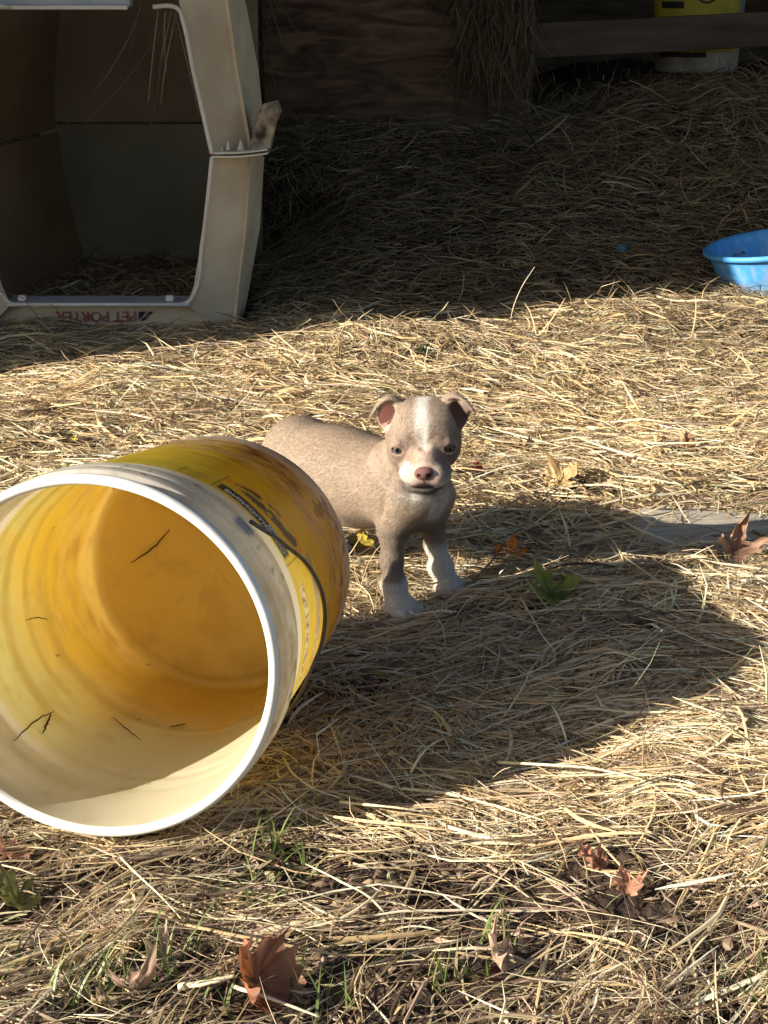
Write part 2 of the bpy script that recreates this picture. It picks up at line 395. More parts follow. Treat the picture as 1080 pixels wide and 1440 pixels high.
# ------------------------------------------------------------------ the near bucket
BC = np.array([-.2306, 1.1292, .1740]); BN = np.array([.19139, .97291, -.12970]); BN /= np.linalg.norm(BN)
BL, OV = .351, .973
BA = np.cross(BN, [0, 0, 1.]); BA /= np.linalg.norm(BA)       # to the right seen from the mouth
BB = np.cross(BA, BN); BB /= np.linalg.norm(BB)
if BB[2] < 0: BB = -BB                                        # up
def bk(r_, th, d):                                            # th: 0 = right, 90 = up
    r_ = np.asarray(r_, float); th = np.asarray(th, float); d = np.asarray(d, float)
    return BC + (r_ * np.cos(th))[..., None] * BA + (r_ * OV * np.sin(th))[..., None] * BB + d[..., None] * BN
def lathe_b(prof, n=192, col=None):
    prof = np.array(prof); m = len(prof); th = np.linspace(0, 2 * np.pi, n, endpoint=False)
    TH, K = np.meshgrid(th, np.arange(m), indexing='ij')
    V = bk(prof[K, 0], TH, prof[K, 1]); i = np.arange(n * m).reshape(n, m); j = np.roll(i, -1, 0)
    F = np.stack([i[:, :-1], i[:, 1:], j[:, 1:], j[:, :-1]], -1).reshape(-1, 4)
    return V.reshape(-1, 3), F, TH.ravel(), prof[K, 1].ravel(), prof[K, 0].ravel()
Rw = lambda d: .1465 - (.0135) * np.clip((d - .085) / (BL - .085), 0, 1)    # outer wall radius
bucket = empty('plastic_bucket', bk(.15, -math.pi / 2, .1), 'white five gallon bucket with grimy yellow label lying on its side in front', 'bucket')
M['bk_wall'] = attr_mat('bucket plastic', .42, .42, .4, .1, 120)
M['bk_lip'] = noise_mat('rolled white lip', (.60, .57, .51), (.80, .79, .76), 22, .35, .05, 60, spec=.5)
def lin(c): return np.array(c)
def grime(TH, D, seed, sc=1.0):
    return fbm(TH * 14 * sc + 40, D * 160 * sc + 10, seed, 4), fbm(TH * 3 + 9, D * 22 + 3, seed + 3, 4)
# lip
prof = [(.1435, .004), (.1445, .0008), (.1475, -.0012), (.1505, .0006), (.152, .0035), (.1522, .0075), (.1508, .0105), (.148, .0115)]
V, F, TH, D, RR = lathe_b(prof); sub(bucket, obj('rim_lip', V, F, M['bk_lip']))
# skirt with two ridges
prof = [(.148, .0115), (.1468, .014), (.1468, .019), (.1475, .0205), (.1520, .0215), (.1530, .0235), (.1530, .037), (.1522, .0385), (.1505, .039), (.1503, .0405), (.1515, .0415), (.1524, .0425), (.1526, .058), (.1515, .0605), (.1485, .0615), (.1475, .063), (.1470, .075), (Rw(.085), .085)]
pp = [prof[0]]
for a, b in zip(prof[:-1], prof[1:]):
    k = max(1, int(math.hypot(b[0] - a[0], b[1] - a[1]) / .004))
    for q in range(1, k + 1): pp.append((a[0] + (b[0] - a[0]) * q / k, a[1] + (b[1] - a[1]) * q / k))
V, F, TH, D, RR = lathe_b(pp, 360)
mixc = lambda c, col, m: c * (1 - m[:, None]) + np.array(col) * m[:, None]
g1, g2 = grime(TH, D, 21)
base = np.array([.66, .625, .56]); dirt = np.array([.33, .265, .19])
m_ = np.clip(sstep(.42, .75, g2) * .8 + sstep(.52, .7, g1) * .6, 0, 1) * (.5 + .5 * sstep(.5, -.2, np.sin(TH)))
dk = sstep(.72, .8, fbm(TH * 14, D * 60, 77, 3)) * .8
c = base * (1 - m_[:, None]) + dirt * m_[:, None]; c = c * (1 - .6 * dk[:, None]); bd = np.clip(sstep(.018, .020, D) * sstep(.037, .035, D) * .35 + sstep(.058, .064, D) * .3 + .35 * sstep(.45, .7, fbm(TH * 3, D * 300, 83, 3)), 0, 1) * sstep(.9, .2, np.sin(TH)); c = mixc(c, [.36, .30, .22], np.clip(bd * 1.1, 0, 1))
sub(bucket, obj('skirt', V, F, M['bk_wall'], col=c))
# label band (replaces the outer wall there)
nT, nD = 900, 150
TH, D = np.meshgrid(np.linspace(0, 2 * np.pi, nT, endpoint=False), np.linspace(.085, .338, nD), indexing='ij')
V = bk(Rw(D), TH, D).reshape(-1, 3); i = np.arange(nT * nD).reshape(nT, nD); j = np.roll(i, -1, 0)
F = np.stack([i[:, :-1], i[:, 1:], j[:, 1:], j[:, :-1]], -1).reshape(-1, 4)
TH = TH.ravel(); D = D.ravel(); deg = np.degrees(TH)
deg = np.where(deg > 270, deg - 360, deg)                       # -90..270, right = 0, top = 90
yel = np.array([.66, .47, .02]); yel2 = np.array([.58, .50, .05]); brown = np.array([.13, .07, .035]); tan = np.array([.36, .25, .12]); grey = np.array([.42, .38, .36]); white = np.array([.60, .57, .52])
stre = fbm(TH * 9, D * 420 + 5, 31, 4)           # scuffs running round the bucket
fine = fbm(TH * 40, D * 900, 35, 3); bl = fbm(TH * 5 + 3, D * 40, 41, 4)
c = np.tile(yel, (len(D), 1)); k = sstep(55, 100, deg)[:, None]; c = c * (1 - k) + yel2 * k
def mixc(c, col, m): return c * (1 - m[:, None]) + np.array(col) * m[:, None]
ef = sstep(.19, .33, D)                                          # grime thickens toward the base end
c = mixc(c, tan, np.clip(sstep(.48 - .12 * ef, .66 - .1 * ef, stre) * (.40 + .60 * ef), 0, 1) * .8)
c = mixc(c, [.30, .27, .04], sstep(.45, .62, fbm(TH * 5, D * 600, 37, 3)) * sstep(60, 75, deg) * .7)
c = mixc(c, brown, sstep(.51, .62, bl * .6 + stre * .4) * (.10 + .90 * ef) * .9)
c = mixc(c, [.40, .30, .30], sstep(.62, .72, fbm(TH * 7, D * 120, 51, 3)) * ef * .7)
edge = .312 + .014 * (fbm(TH * 6, D * 0 + 2, 61, 4) - .5) * 2
c = mixc(c, white, sstep(edge - .004, edge + .004, D + .012 * (fine - .5)))
c = mixc(c, brown, sstep(.58, .64, fbm(TH * 7, D * 75, 71, 5)) * sstep(.22, .30, D) * .85); c = mixc(c, [.50, .42, .40], sstep(.55, .62, fbm(TH * 4, D * 230, 73, 4)) * sstep(.20, .26, D) * .6)
e0 = .100 + .004 * np.sin(TH * 3)
c = mixc(c, [.66, .64, .61], sstep(e0 + .0012, e0 - .0012, D))
def rect(d0, d1, t0, t1, s=.8): return sstep(t0 - s, t0 + s, deg) * sstep(t1 + s, t1 - s, deg) * sstep(d0 - .001, d0 + .001, D) * sstep(d1 + .001, d1 - .001, D)
c = mixc(c, [.03, .028, .03], rect(.108, .128, 28, 62) )
scr = sstep(.62, .7, fine)
for t0 in (63, 25.5, 75):                                        # thin black rules across the label
    c = mixc(c, [.04, .03, .02], rect(.104, .104 + (.06 if t0 != 75 else .03), t0, t0 + .5, .35))
# hawk-like sketchy picture, dark body with orange outline
pic = ((deg - 43 + (D - .156) * 240 + 8 * (bl - .5)) / 15) ** 2 + ((D - .156 + .006 * (fine - .5)) / .018) ** 2
c = mixc(c, [.70, .20, .03], sstep(1.5, 1.3, pic) * sstep(.95, 1.1, pic) * .8); c = mixc(c, [.06, .06, .055], sstep(1.0, .8, pic) * sstep(.40, .52, fbm(TH * 12, D * 130, 95, 3) + .1))
# strip of kernels
ker = rect(.118, .134, -28, 17, .6); kn = vnoise(TH * 58, D * 330, 91)
c = mixc(c, [.55, .38, .24], ker); c = mixc(c, [.10, .08, .05], ker * sstep(.55, .7, kn)); c = mixc(c, [.7, .62, .42], ker * sstep(.35, .22, kn))
st2 = rect(.168, .186, -45, 24, .8); c = mixc(c, [.22, .20, .26], st2 * .85 * sstep(.3, .5, stre + .1))
c = mixc(c, [.6, .5, .35], st2 * sstep(.55, .7, kn) * sstep(-2, -8, deg))
M['bk_label'] = attr_mat('bucket label', .38, .62, .4, .1, 200, tgam=.55)
sub(bucket, obj('label', V, F, M['bk_label'], col=c))
# base end
V, F, TH, D, RR = lathe_b([(Rw(.338), .338), (Rw(.345), .346), (.1315, BL), (.122, BL + .001), (.121, BL - .004), (.06, BL - .004), (.0005, BL - .004)], 192)
g1, g2 = grime(TH, D, 25); c = np.tile([.62, .59, .54], (len(D), 1)); c = mixc(c, [.25, .18, .12], sstep(.5, .75, g2)); sub(bucket, obj('base', V, F, M['bk_wall'], col=c))
# inner wall and inner base, stain arcs plus the glow through the label painted amber
ds = np.linspace(.004, BL - .016, 70)
ri = lambda d: np.where(d < .085, .1435 - .0005 * (d / .085), Rw(d) - .003)
prof = [(float(ri(d)) + (.0012 * math.exp(-((d - .115) / .004) ** 2)) - .001 * math.exp(-((d - .22) / .003) ** 2), float(d)) for d in ds]
rb = float(ri(BL - .016)); prof += [(rb - .002, BL - .013), (rb - .006, BL - .0115), (rb - .010, BL - .0115), (rb - .012, BL - .0125), (rb - .016, BL - .0125)] + [(float(q), BL - .012) for q in np.linspace(.11, .0005, 40)]
V, F, TH, D, RR = lathe_b(prof, 360)
deg = np.degrees(TH); deg = np.where(deg > 270, deg - 360, deg)
low = sstep(.10, -.16, RR * np.sin(TH)); n1 = fbm(np.cos(TH) * 4 + 9, D * 14 + np.sin(TH) * 4 + RR * 20, 101, 5)
cream = np.array([.80, .745, .55]); amber = np.array([.93, .60, .055]); 
k = np.clip(sstep(.08, .22, D + .05 * (n1 - .5) * 2 - .075 * low), 0, 1) * .86  # amber painted deep and high for light coming through the label
c = mixc(np.tile(cream, (len(D), 1)), amber, k)
arc = np.zeros(len(D))
for (d0, w0, a0, a1, s0) in ((.150, .010, 95, 235, .32), (.190, .007, 105, 225, .25), (.118, .006, 85, 170, .22), (.225, .012, 150, 260, .2)):
    arc = arc + s0 * sstep(w0, w0 * .5, np.abs(D - d0 + .01 * (n1 - .5))) * sstep(a0 - 8, a0 + 8, deg) * sstep(a1 + 12, a1 - 12, deg)
c = mixc(c, [.50, .33, .12], np.clip(arc * 1.5, 0, 1))
c = mixc(c, [.55, .40, .16], sstep(.6, .75, fbm(TH * 6, D * 60 + RR * 50, 111, 4)) * .25)
c = mixc(c, [.70, .42, .05], sstep(.0, .006, D - (BL - .02)) * sstep(.5, .7, fbm(RR * np.cos(TH) * 30, RR * np.sin(TH) * 30, 121, 4)) * .4)
c = mixc(c, [.20, .12, .06], sstep(.93, .94, fbm(TH * 30, D * 200, 131, 2)) * .8)
M['bk_in'] = attr_mat('bucket inside', .38, .45, .45, .12, 50, tgam=.9)
inner = sub(bucket, obj('inner_wall', V, F, M['bk_in'], col=c))
bvh_in = BVHTree.FromPolygons([Vector(v) for v in V], [tuple(int(q) for q in f) for f in F])
# ear and wire handle
M['wire'] = noise_mat('dull wire', (.05, .045, .04), (.11, .10, .085), 80, .45, .3, 300, spec=.6)
bvh_label = None
def on_bucket(u, v, dr=.004):
    o, d = ray(u, v); best = None
    for t in np.linspace(.9, 1.8, 1800):
        p = o + d * t - BC; a = p @ BN; x = p @ BA; y = (p @ BB) / OV
        if .0 < a < BL + .01 and math.hypot(x, y) < (float(Rw(a)) if a > .085 else .1525) + dr: return p + BC
    return None
hp = [on_bucket(u, v) for (u, v) in ((352, 733), (364, 741), (382, 752), (404, 769), (428, 789), (444, 812), (454, 838), (457, 870), (452, 905), (440, 936))]
hp = [p for p in hp if p is not None]
l = hp[-1] - BC; a = l @ BN; th = math.atan2((l @ BB) / OV, l @ BA)
for k in range(1, 9): hp.append(bk(float(Rw(.15)) + .004, th - .16 * k, a - .006 * k))
V, Fc = tube_vf(smooth_path(hp, 80), .0018, 8); sub(bucket, obj('wire_handle', V, Fc, M['wire']))
ep = hp[0]; l = ep - BC; th = math.atan2((l @ BB) / OV, l @ BA); a = l @ BN
rad = math.cos(th) * BA + math.sin(th) * BB; tg = np.cross(BN, rad)
rot = Matrix(((tg[0], BN[0], rad[0]), (tg[1], BN[1], rad[1]), (tg[2], BN[2], rad[2])))
box('handle_ear', bk(.149, th, a - .006), (.020, .022, .006), M['white_old'], bucket, .003, rot=rot)
# lettering bent round the label
M['wh'] = noise_mat('white print', (.62, .60, .55), (.75, .73, .68), 60, .6, 0)
def wraptext(s, size, d0, deg0, flip=True):
    o = text('lettering', s, size, M['wh'], None, Matrix.Identity(4), extr=.0002, xs=.95); me = o.data
    co = np.empty(len(me.vertices) * 3, np.float32); me.vertices.foreach_get('co', co); co = co.reshape(-1, 3)
    th = R(deg0) + co[:, 0] / .145; d = d0 + co[:, 1]
    P = bk(Rw(d) + .0006 + co[:, 2], th, d); me.vertices.foreach_set('co', P.astype(np.float32).ravel()); me.update(); sub(bucket, o)
wraptext('CONDITIONING', .0105, .1105, 29.5); wraptext('HORSE', .0065, .1208, 33)
# base end foot / white scrap under the rim
# twigs lying in the bucket
def in_bucket(u, v):
    o, d = ray(u, v); h = bvh_in.ray_cast(Vector(o), Vector(d).normalized()); return np.array(h[0]) + np.array(h[1]) * .0025 * (1 if np.dot(np.array(h[1]), d) < 0 else -1)
for (pts, r_, lab) in (
    ([(185, 791), (205, 778), (226, 760), (240, 743)], .0018, 'thin dark twig lying high inside the bucket against its end'),
    ([(18, 1046), (34, 1028), (50, 1014), (74, 1003)], .0014, 'forked brown twig lying inside the bucket at the left edge'),
    ([(58, 1034), (64, 1020), (70, 1006)], .0022, 'short dark splinter beside the forked twig inside the bucket'),
    ([(156, 1011), (172, 1024), (199, 1045)], .0010, 'hair-thin dark stem lying on the lower inner wall of the bucket'),
    ([(237, 1026), (250, 1024), (262, 1021)], .0012, 'short dark chip lying on the lower inner wall of the bucket'),
    ([(32, 873), (46, 869), (66, 872)], .0009, 'tiny curved dark stem stuck to the left inner wall of the bucket')):
    P = [in_bucket(*q) for q in pts]; P = smooth_path(P, 14); rr_ = r_ * .52 * (1 - .6 * np.abs(np.linspace(-1, 1, 14)) ** 2)
    P = P + rng.normal(0, .0004, P.shape); V, Fc = tube_vf(P, rr_, 6); tag(obj('twig', V, Fc, M['twig']), lab, 'twig', 'bits of twig inside the bucket')

# ------------------------------------------------------------------ blue bowl
M['blue'] = attr_mat('blue rubber', .5, 0, .4, .15, 200)
g = ground(1108, 404); bw = .134
prof = [(.0005, .006), (.085, .006), (.098, .012), (.122, .088), (.1245, .092), (.128, .097), (.134, .099), (.1375, .096), (.1375, .090), (.134, .0865), (.127, .085), (.103, .004), (.098, 0), (.0005, 0)]
pp = [prof[0]]
for a, b in zip(prof[:-1], prof[1:]):
    k = max(1, int(math.hypot(b[0] - a[0], b[1] - a[1]) / .006))
    for q in range(1, k + 1): pp.append((a[0] + (b[0] - a[0]) * q / k, a[1] + (b[1] - a[1]) * q / k))
V, Fc = lathe(pp, 120); V = np.array(V); th = np.arctan2(V[:, 1], V[:, 0])
n1 = fbm(th * 9 + 3, V[:, 2] * 60, 201, 4); n2 = fbm(th * 30 + 3, V[:, 2] * 30, 203, 4); rad = np.hypot(V[:, 0], V[:, 1])
c = np.tile([.07, .30, .68], (len(V), 1)); c = mixc(c, [.11, .40, .74], sstep(.45, .75, n1)); c = mixc(c, [.26, .36, .52], sstep(.50, .70, n2) * sstep(.09, .07, V[:, 2]) * .7)
c = mixc(c, [.22, .28, .33], sstep(.055, .02, V[:, 2]) * sstep(.3, .6, n1) * .7)
bowl = obj('feed_bowl', V, np.array(Fc), M['blue'], None, col=c)
bowl.location = g + np.array([-.012, .045, -.008]); bowl.scale = (1.16, 1.16, 1.08); bowl.rotation_euler = (R(1.0), R(-9), 0)
tag(bowl, 'round blue rubber feed bowl sitting on the hay at the edge of the shade', 'bowl')
bowl_c = np.array(bowl.location)

# ------------------------------------------------------------------ weathered board half buried on the right
M['wood'] = None
M['wood'] = noise_mat('weathered grey board', (.30, .26, .20), (.48, .44, .37), 5, .9, .8, 9, (4, 30, 10), c3=(.40, .36, .29), bdist=.003)
m, n, b = newmat('unused')
tc = N(n, 'ShaderNodeTexCoord'); mp = N(n, 'ShaderNodeMapping'); mp.inputs['Scale'].default_value = (3, 14, 14)
wv = N(n, 'ShaderNodeTexWave', wave_type='RINGS'); wv.inputs['Scale'].default_value = 1.1; wv.inputs['Distortion'].default_value = 9; wv.inputs['Detail Scale'].default_value = .6; wv.inputs['Detail'].default_value = 4
rp = N(n, 'ShaderNodeValToRGB'); rp.color_ramp.elements[0].color = (.22, .20, .17, 1); rp.color_ramp.elements[1].color = (.42, .40, .36, 1)
n.links.new(tc.outputs['Object'], mp.inputs[0]); n.links.new(mp.outputs[0], wv.inputs[0]); n.links.new(wv.outputs[0], rp.inputs[0]); n.links.new(rp.outputs[0], b.inputs['Base Color'])
bp = N(n, 'ShaderNodeBump'); bp.inputs['Strength'].default_value = .7; bp.inputs['Distance'].default_value = .003; n.links.new(wv.outputs[0], bp.inputs['Height']); n.links.new(bp.outputs[0], b.inputs['Normal'])
b.inputs['Roughness'].default_value = .85
cor = [(888, 738), (905, 724), (1000, 727), (1130, 742), (1130, 786), (1010, 789), (915, 774)]
bt = [ground(u, v, .015) for (u, v) in cor]; zc = np.mean([p[2] for p in bt])
oo = np.mean(bt, 0); oo[2] = zc
top = [np.array([p[0], p[1], zc + .002 * math.sin(i * 2.3) + (.004 if i > 3 else 0)]) - oo for i, p in enumerate(bt)]
V = top + [p - np.array([0, 0, .022]) for p in top]; k = len(top)
Fc = [tuple(range(k))[::-1], tuple(range(k, 2 * k))] + [(i, (i + 1) % k, k + (i + 1) % k, k + i) for i in range(k)]
board = obj('wooden_board', V, Fc, M['wood'], None, smooth=False); board.location = oo; bevel(board, .003)
tag(board, 'weathered grey board half buried in the hay at the right', 'board')

# ------------------------------------------------------------------ leaves
MAPLE = [(0, -.42), (.07, -.30), (.30, -.34), (.26, -.22), (.52, -.14), (.40, -.04), (.50, .04), (.78, .18), (.55, .20), (.56, .34), (.38, .30), (.16, .16), (.22, .40), (.32, .60), (.16, .58), (.12, .72), (0, 1.0)]
OUT = MAPLE + [(-x, y) for (x, y) in MAPLE[-2:0:-1]]
def leaf(u, v, size, rot, c_in, c_out, curl, lab, tilt=(0, 0), dz=.02, crum=.12, seed=0, stem=True, cup=1.0, group=None, ball=0):
    P = np.array(OUT); n = len(P); Q = []
    for i in range(n):
        a, b = P[i], P[(i + 1) % n]
        for t in (0, .5): Q.append(a * (1 - t) + b * t)
    Q = np.array(Q); rj = np.random.default_rng(seed + 90); Q = Q * rj.normal(1, .055, (len(Q), 1)) + rj.normal(0, .012, Q.shape); Q = Q * (1 + .22 * np.sin(np.arctan2(Q[:, 1], Q[:, 0]) * 1.0 + seed))[:, None]; n = len(Q); rings = 7; V = [(0, 0)]; 
    for k in range(1, rings + 1): V += [tuple(q * k / rings) for q in Q]
    V = np.array(V); Fc = [(0, 1 + i, 1 + (i + 1) % n) for i in range(n)]
    for k in range(rings - 1):
        for i in range(n): Fc.append((1 + k * n + i, 1 + (k + 1) * n + i, 1 + (k + 1) * n + (i + 1) % n, 1 + k * n + (i + 1) % n))
    rad = np.linalg.norm(V, axis=1); ang = np.arctan2(V[:, 1], V[:, 0])
    z = cup * curl * rad ** 2 * (.7 + .5 * np.sin(ang * 3 + seed)) + crum * (fbm(V[:, 0] * 3 + seed * 3.1 + 20, V[:, 1] * 3 + 20, 300 + seed, 3) - .5) * 2 + .05 * crum / .12 * np.abs(np.sin(ang * 2.5 + .3)) * rad
    sh = 1 / (1 + .9 * np.abs(curl) * rad ** 2)      # rolling draws the tips inward
    X = V[:, 0] * sh; Y = V[:, 1] * sh
    z = z + crum * .7 * (fbm(V[:, 0] * 7 + seed, V[:, 1] * 7 + 5, 350 + seed, 2) - .5) * 2 * sstep(0, .5, rad)
    P3 = np.stack([X, Y, z], 1) * size
    if ball:
        ph = np.clip(rad, 0, 1.3) * ball; rr2 = size * .62 * (1 + 1.1 * (fbm(V[:, 0] * 3.3 + seed, V[:, 1] * 3.3, 360 + seed, 3) - .5) + .9 * (fbm(V[:, 0] * 8 + seed, V[:, 1] * 8, 370 + seed, 2) - .5) + .22 * np.sin(ang * 5 + seed) * rad)
        P3 = np.stack([np.cos(ang) * np.sin(ph) * rr2, np.sin(ang) * np.sin(ph) * rr2, (1 - np.cos(ph)) * rr2], 1)
    vein = np.minimum.reduce([np.abs(np.sin(ang - a_)) * rad for a_ in (R(90), R(35), R(145), R(-10), R(190))])
    nn = fbm(V[:, 0] * 5 + seed, V[:, 1] * 5, 400 + seed, 4)
    k = np.clip(rad * 1.1 + (nn - .5) * .9, 0, 1)[:, None]; c = np.array(c_in) * (1 - k) + np.array(c_out) * k; c = c * (.50 + .95 * fbm(V[:, 0] * 9 + seed, V[:, 1] * 9, 430 + seed, 3))[:, None]; size = size * .88; dz = dz * .75
    c = c * (1 - .4 * sstep(.05, .0, vein))[:, None] * (.85 + .3 * nn[:, None])
    o = obj('fallen_leaf', P3, Fc, M['leaf'], None, col=c)
    s = o.modifiers.new('sub', 'SUBSURF'); s.levels = s.render_levels = 1
    g = ground(u, v, dz); o.location = g; o.rotation_euler = (R(tilt[0]), R(tilt[1]), R(rot))
    tag(o, lab, 'leaf', group or 'fallen leaves scattered on the hay')
    if stem:
        pts = [Vector((0, -.4, .02)) * size, Vector((.03, -.62, .06)) * size, Vector((.1, -.85, .05)) * size]
        Vv, Ff = tube_vf(smooth_path(pts, 8), .0009, 5); obj('leaf_stem', Vv, Ff, M['twig'], o)
    return g
LV = []
rust, rust2 = (.42, .12, .03), (.40, .22, .15); tan_, tan2 = (.46, .30, .18), (.55, .40, .28)
LV.append(leaf(358, 1378, .056, 75, (.36, .10, .02), (.38, .23, .17), .75, 'large curled rust-red maple leaf on bare soil at the bottom', (48, -8), 0.014, .42, 3, ball=2.1, stem=False))
LV.append(leaf(704, 1352, .044, 70, (.48, .32, .20), (.52, .36, .27), .9, 'crumpled tan leaf in the hay at the bottom right of centre', (45, 10), .012, .25, 5, ball=1.3, stem=False))
LV.append(leaf(775, 836, .054, 28, (.17, .20, .03), (.32, .31, .05), .20, 'green and yellow maple leaf on shaded hay right of the puppy', (32, 6), .024, .08, 7))
LV.append(leaf(716, 780, .042, -20, (.62, .22, .02), (.52, .16, .03), .35, 'orange maple leaf at the edge of the shadow beside the puppy', (28, 0), .022, .12, 9))
LV.append(leaf(788, 676, .052, -62, (.66, .47, .22), (.58, .36, .16), .5, 'golden yellow maple leaf on sunlit hay right of the puppy', (34, 20), .022, .16, 11))
LV.append(leaf(1036, 776, .047, 10, (.24, .13, .08), (.36, .21, .14), 1.0, 'curled brown leaf resting on the grey board', (50, 10), .028, .22, 13, ball=1.5, stem=False))
LV.append(leaf(511, 764, .034, 160, (.78, .60, .10), (.70, .52, .08), .3, 'small yellow leaf standing between bucket and puppy', (70, 0), .022, .08, 15))
LV.append(leaf(28, 1262, .044, 60, (.20, .22, .05), (.20, .15, .07), .3, 'olive green leaf lying below the bucket at the left edge', (22, 12), .016, .12, 17))
LV.append(leaf(972, 628, .044, 90, (.50, .27, .13), (.52, .32, .18), .6, 'light brown leaf on sunlit hay in the right background', (26, 0), .024, .2, 19))
LV.append(leaf(672, 657, .022, 80, (.58, .08, .07), (.50, .12, .10), .3, 'small red leaf scrap on the hay just right of the puppy face', (30, 0), .022, .12, 21, stem=False))
LV.append(leaf(20, 1197, .036, 90, (.52, .26, .16), (.50, .28, .20), .4, 'pinkish brown leaf just under the bucket rim at the left', (18, 0), .014, .14, 23))
LV.append(leaf(735, 632, .034, 140, (.45, .28, .16), (.40, .27, .18), .7, 'ribbed tan leaf behind the golden leaf', (24, 10), .02, .22, 25))
LV.append(leaf(848, 686, .024, 30, (.50, .36, .24), (.5, .38, .28), .9, 'small rolled tan leaf near the top of the puppy shadow', (20, 0), .022, .2, 27))
LV.append(leaf(228, 1345, .030, 10, (.42, .28, .20), (.5, .34, .26), .8, 'pale brown curled leaf left of the large rust-red leaf', (40, 20), .010, .2, 29, ball=1.5, stem=False))
LV.append(leaf(186, 1392, .040, 200, (.30, .19, .13), (.48, .33, .25), .9, 'brown crumpled leaf near the bottom edge at lower left', (35, -20), .008, .25, 31, ball=1.2, stem=False))
LV.append(leaf(150, 1412, .020, 120, (.55, .40, .22), (.58, .42, .26), .5, 'small ochre leaf fragment at the very bottom left', (20, 0), .014, .2, 33))
LV.append(leaf(890, 872, .030, 100, (.22, .15, .10), (.28, .19, .13), .5, 'dull brown leaf inside the big shadow at the right', (12, 0), .02, .2, 35))
LV.append(leaf(840, 1215, .028, 60, (.50, .22, .12), (.45, .24, .16), .5, 'reddish brown leaf buried in sunlit hay at lower right', (24, 0), .012, .2, 37))
LV.append(leaf(880, 1248, .024, 10, (.48, .22, .12), (.45, .24, .16), .5, 'small russet leaf below the buried reddish leaf', (24, 0), .012, .2, 39))
LV.append(leaf(520, 965, .026, 10, (.16, .07, .05), (.2, .1, .07), .5, 'dark reddish leaf in the shade right of the bucket', (14, 0), .014, .2, 41))
LV.append(leaf(596, 496, .022, 10, (.05, .10, .05), (.08, .14, .08), .4, 'small dark green leaf in sunlit hay behind the puppy', (20, 0), .025, .2, 43, stem=False))
LV.append(leaf(46, 608, .020, 30, (.72, .66, .36), (.75, .68, .4), .4, 'pale yellow leaf scrap on hay above the bucket at left', (25, 0), .022, .2, 45, stem=False))
LV.append(leaf(103, 619, .016, -40, (.75, .62, .08), (.7, .6, .1), .4, 'bright yellow leaf sliver on hay above the bucket', (25, 0), .022, .2, 47, stem=False))
# blue scrap and white feather in the shade
leafb = [ground(u, v, .012) for (u, v) in ((870, 344), (882, 350), (878, 356), (868, 352))]
V = leafb + [p + np.array([0, .002, .01]) for p in leafb]
tag(obj('plastic_scrap', V, [(0, 1, 2, 3), (4, 5, 6, 7), (0, 1, 5, 4), (1, 2, 6, 5), (2, 3, 7, 6), (3, 0, 4, 7)], noise_mat('blue scrap', (.04, .16, .26), (.06, .22, .34), 10, .6, 0)), 'small blue plastic scrap on the shaded hay left of the bowl', 'scrap')
P = [ground(1030, 290, .02), ground(1034, 284, .024), ground(1040, 280, .026)]; V, Fc = tube_vf(smooth_path(P, 8), [.001, .003, .004, .004, .004, .003, .002, .001], 6)
tag(obj('feather', V, Fc, M['wh']), 'tiny white feather on the shaded hay above the blue bowl', 'feather')
g = ground(1066, 404, .01)
LV.append(g)
V, Fc = tube_vf(smooth_path([g + [-.012, -.0, .0], g + [-.006, -.002, .02], g + [.004, -.003, .036], g + [.0, 0, .052]], 12), [.008, .010, .010, .009, .009, .008, .007, .006, .005, .004, .003, .001], 6)
V = np.array(V); V[:, 1] = g[1] - .01 + (V[:, 1] - g[1]) * .3
tag(obj('bark_strip', V, Fc, noise_mat('dark strip', (.02, .03, .07), (.10, .07, .06), 40, .6, .3)), 'dark curled strip of bark leaning on the blue bowl', 'bark')

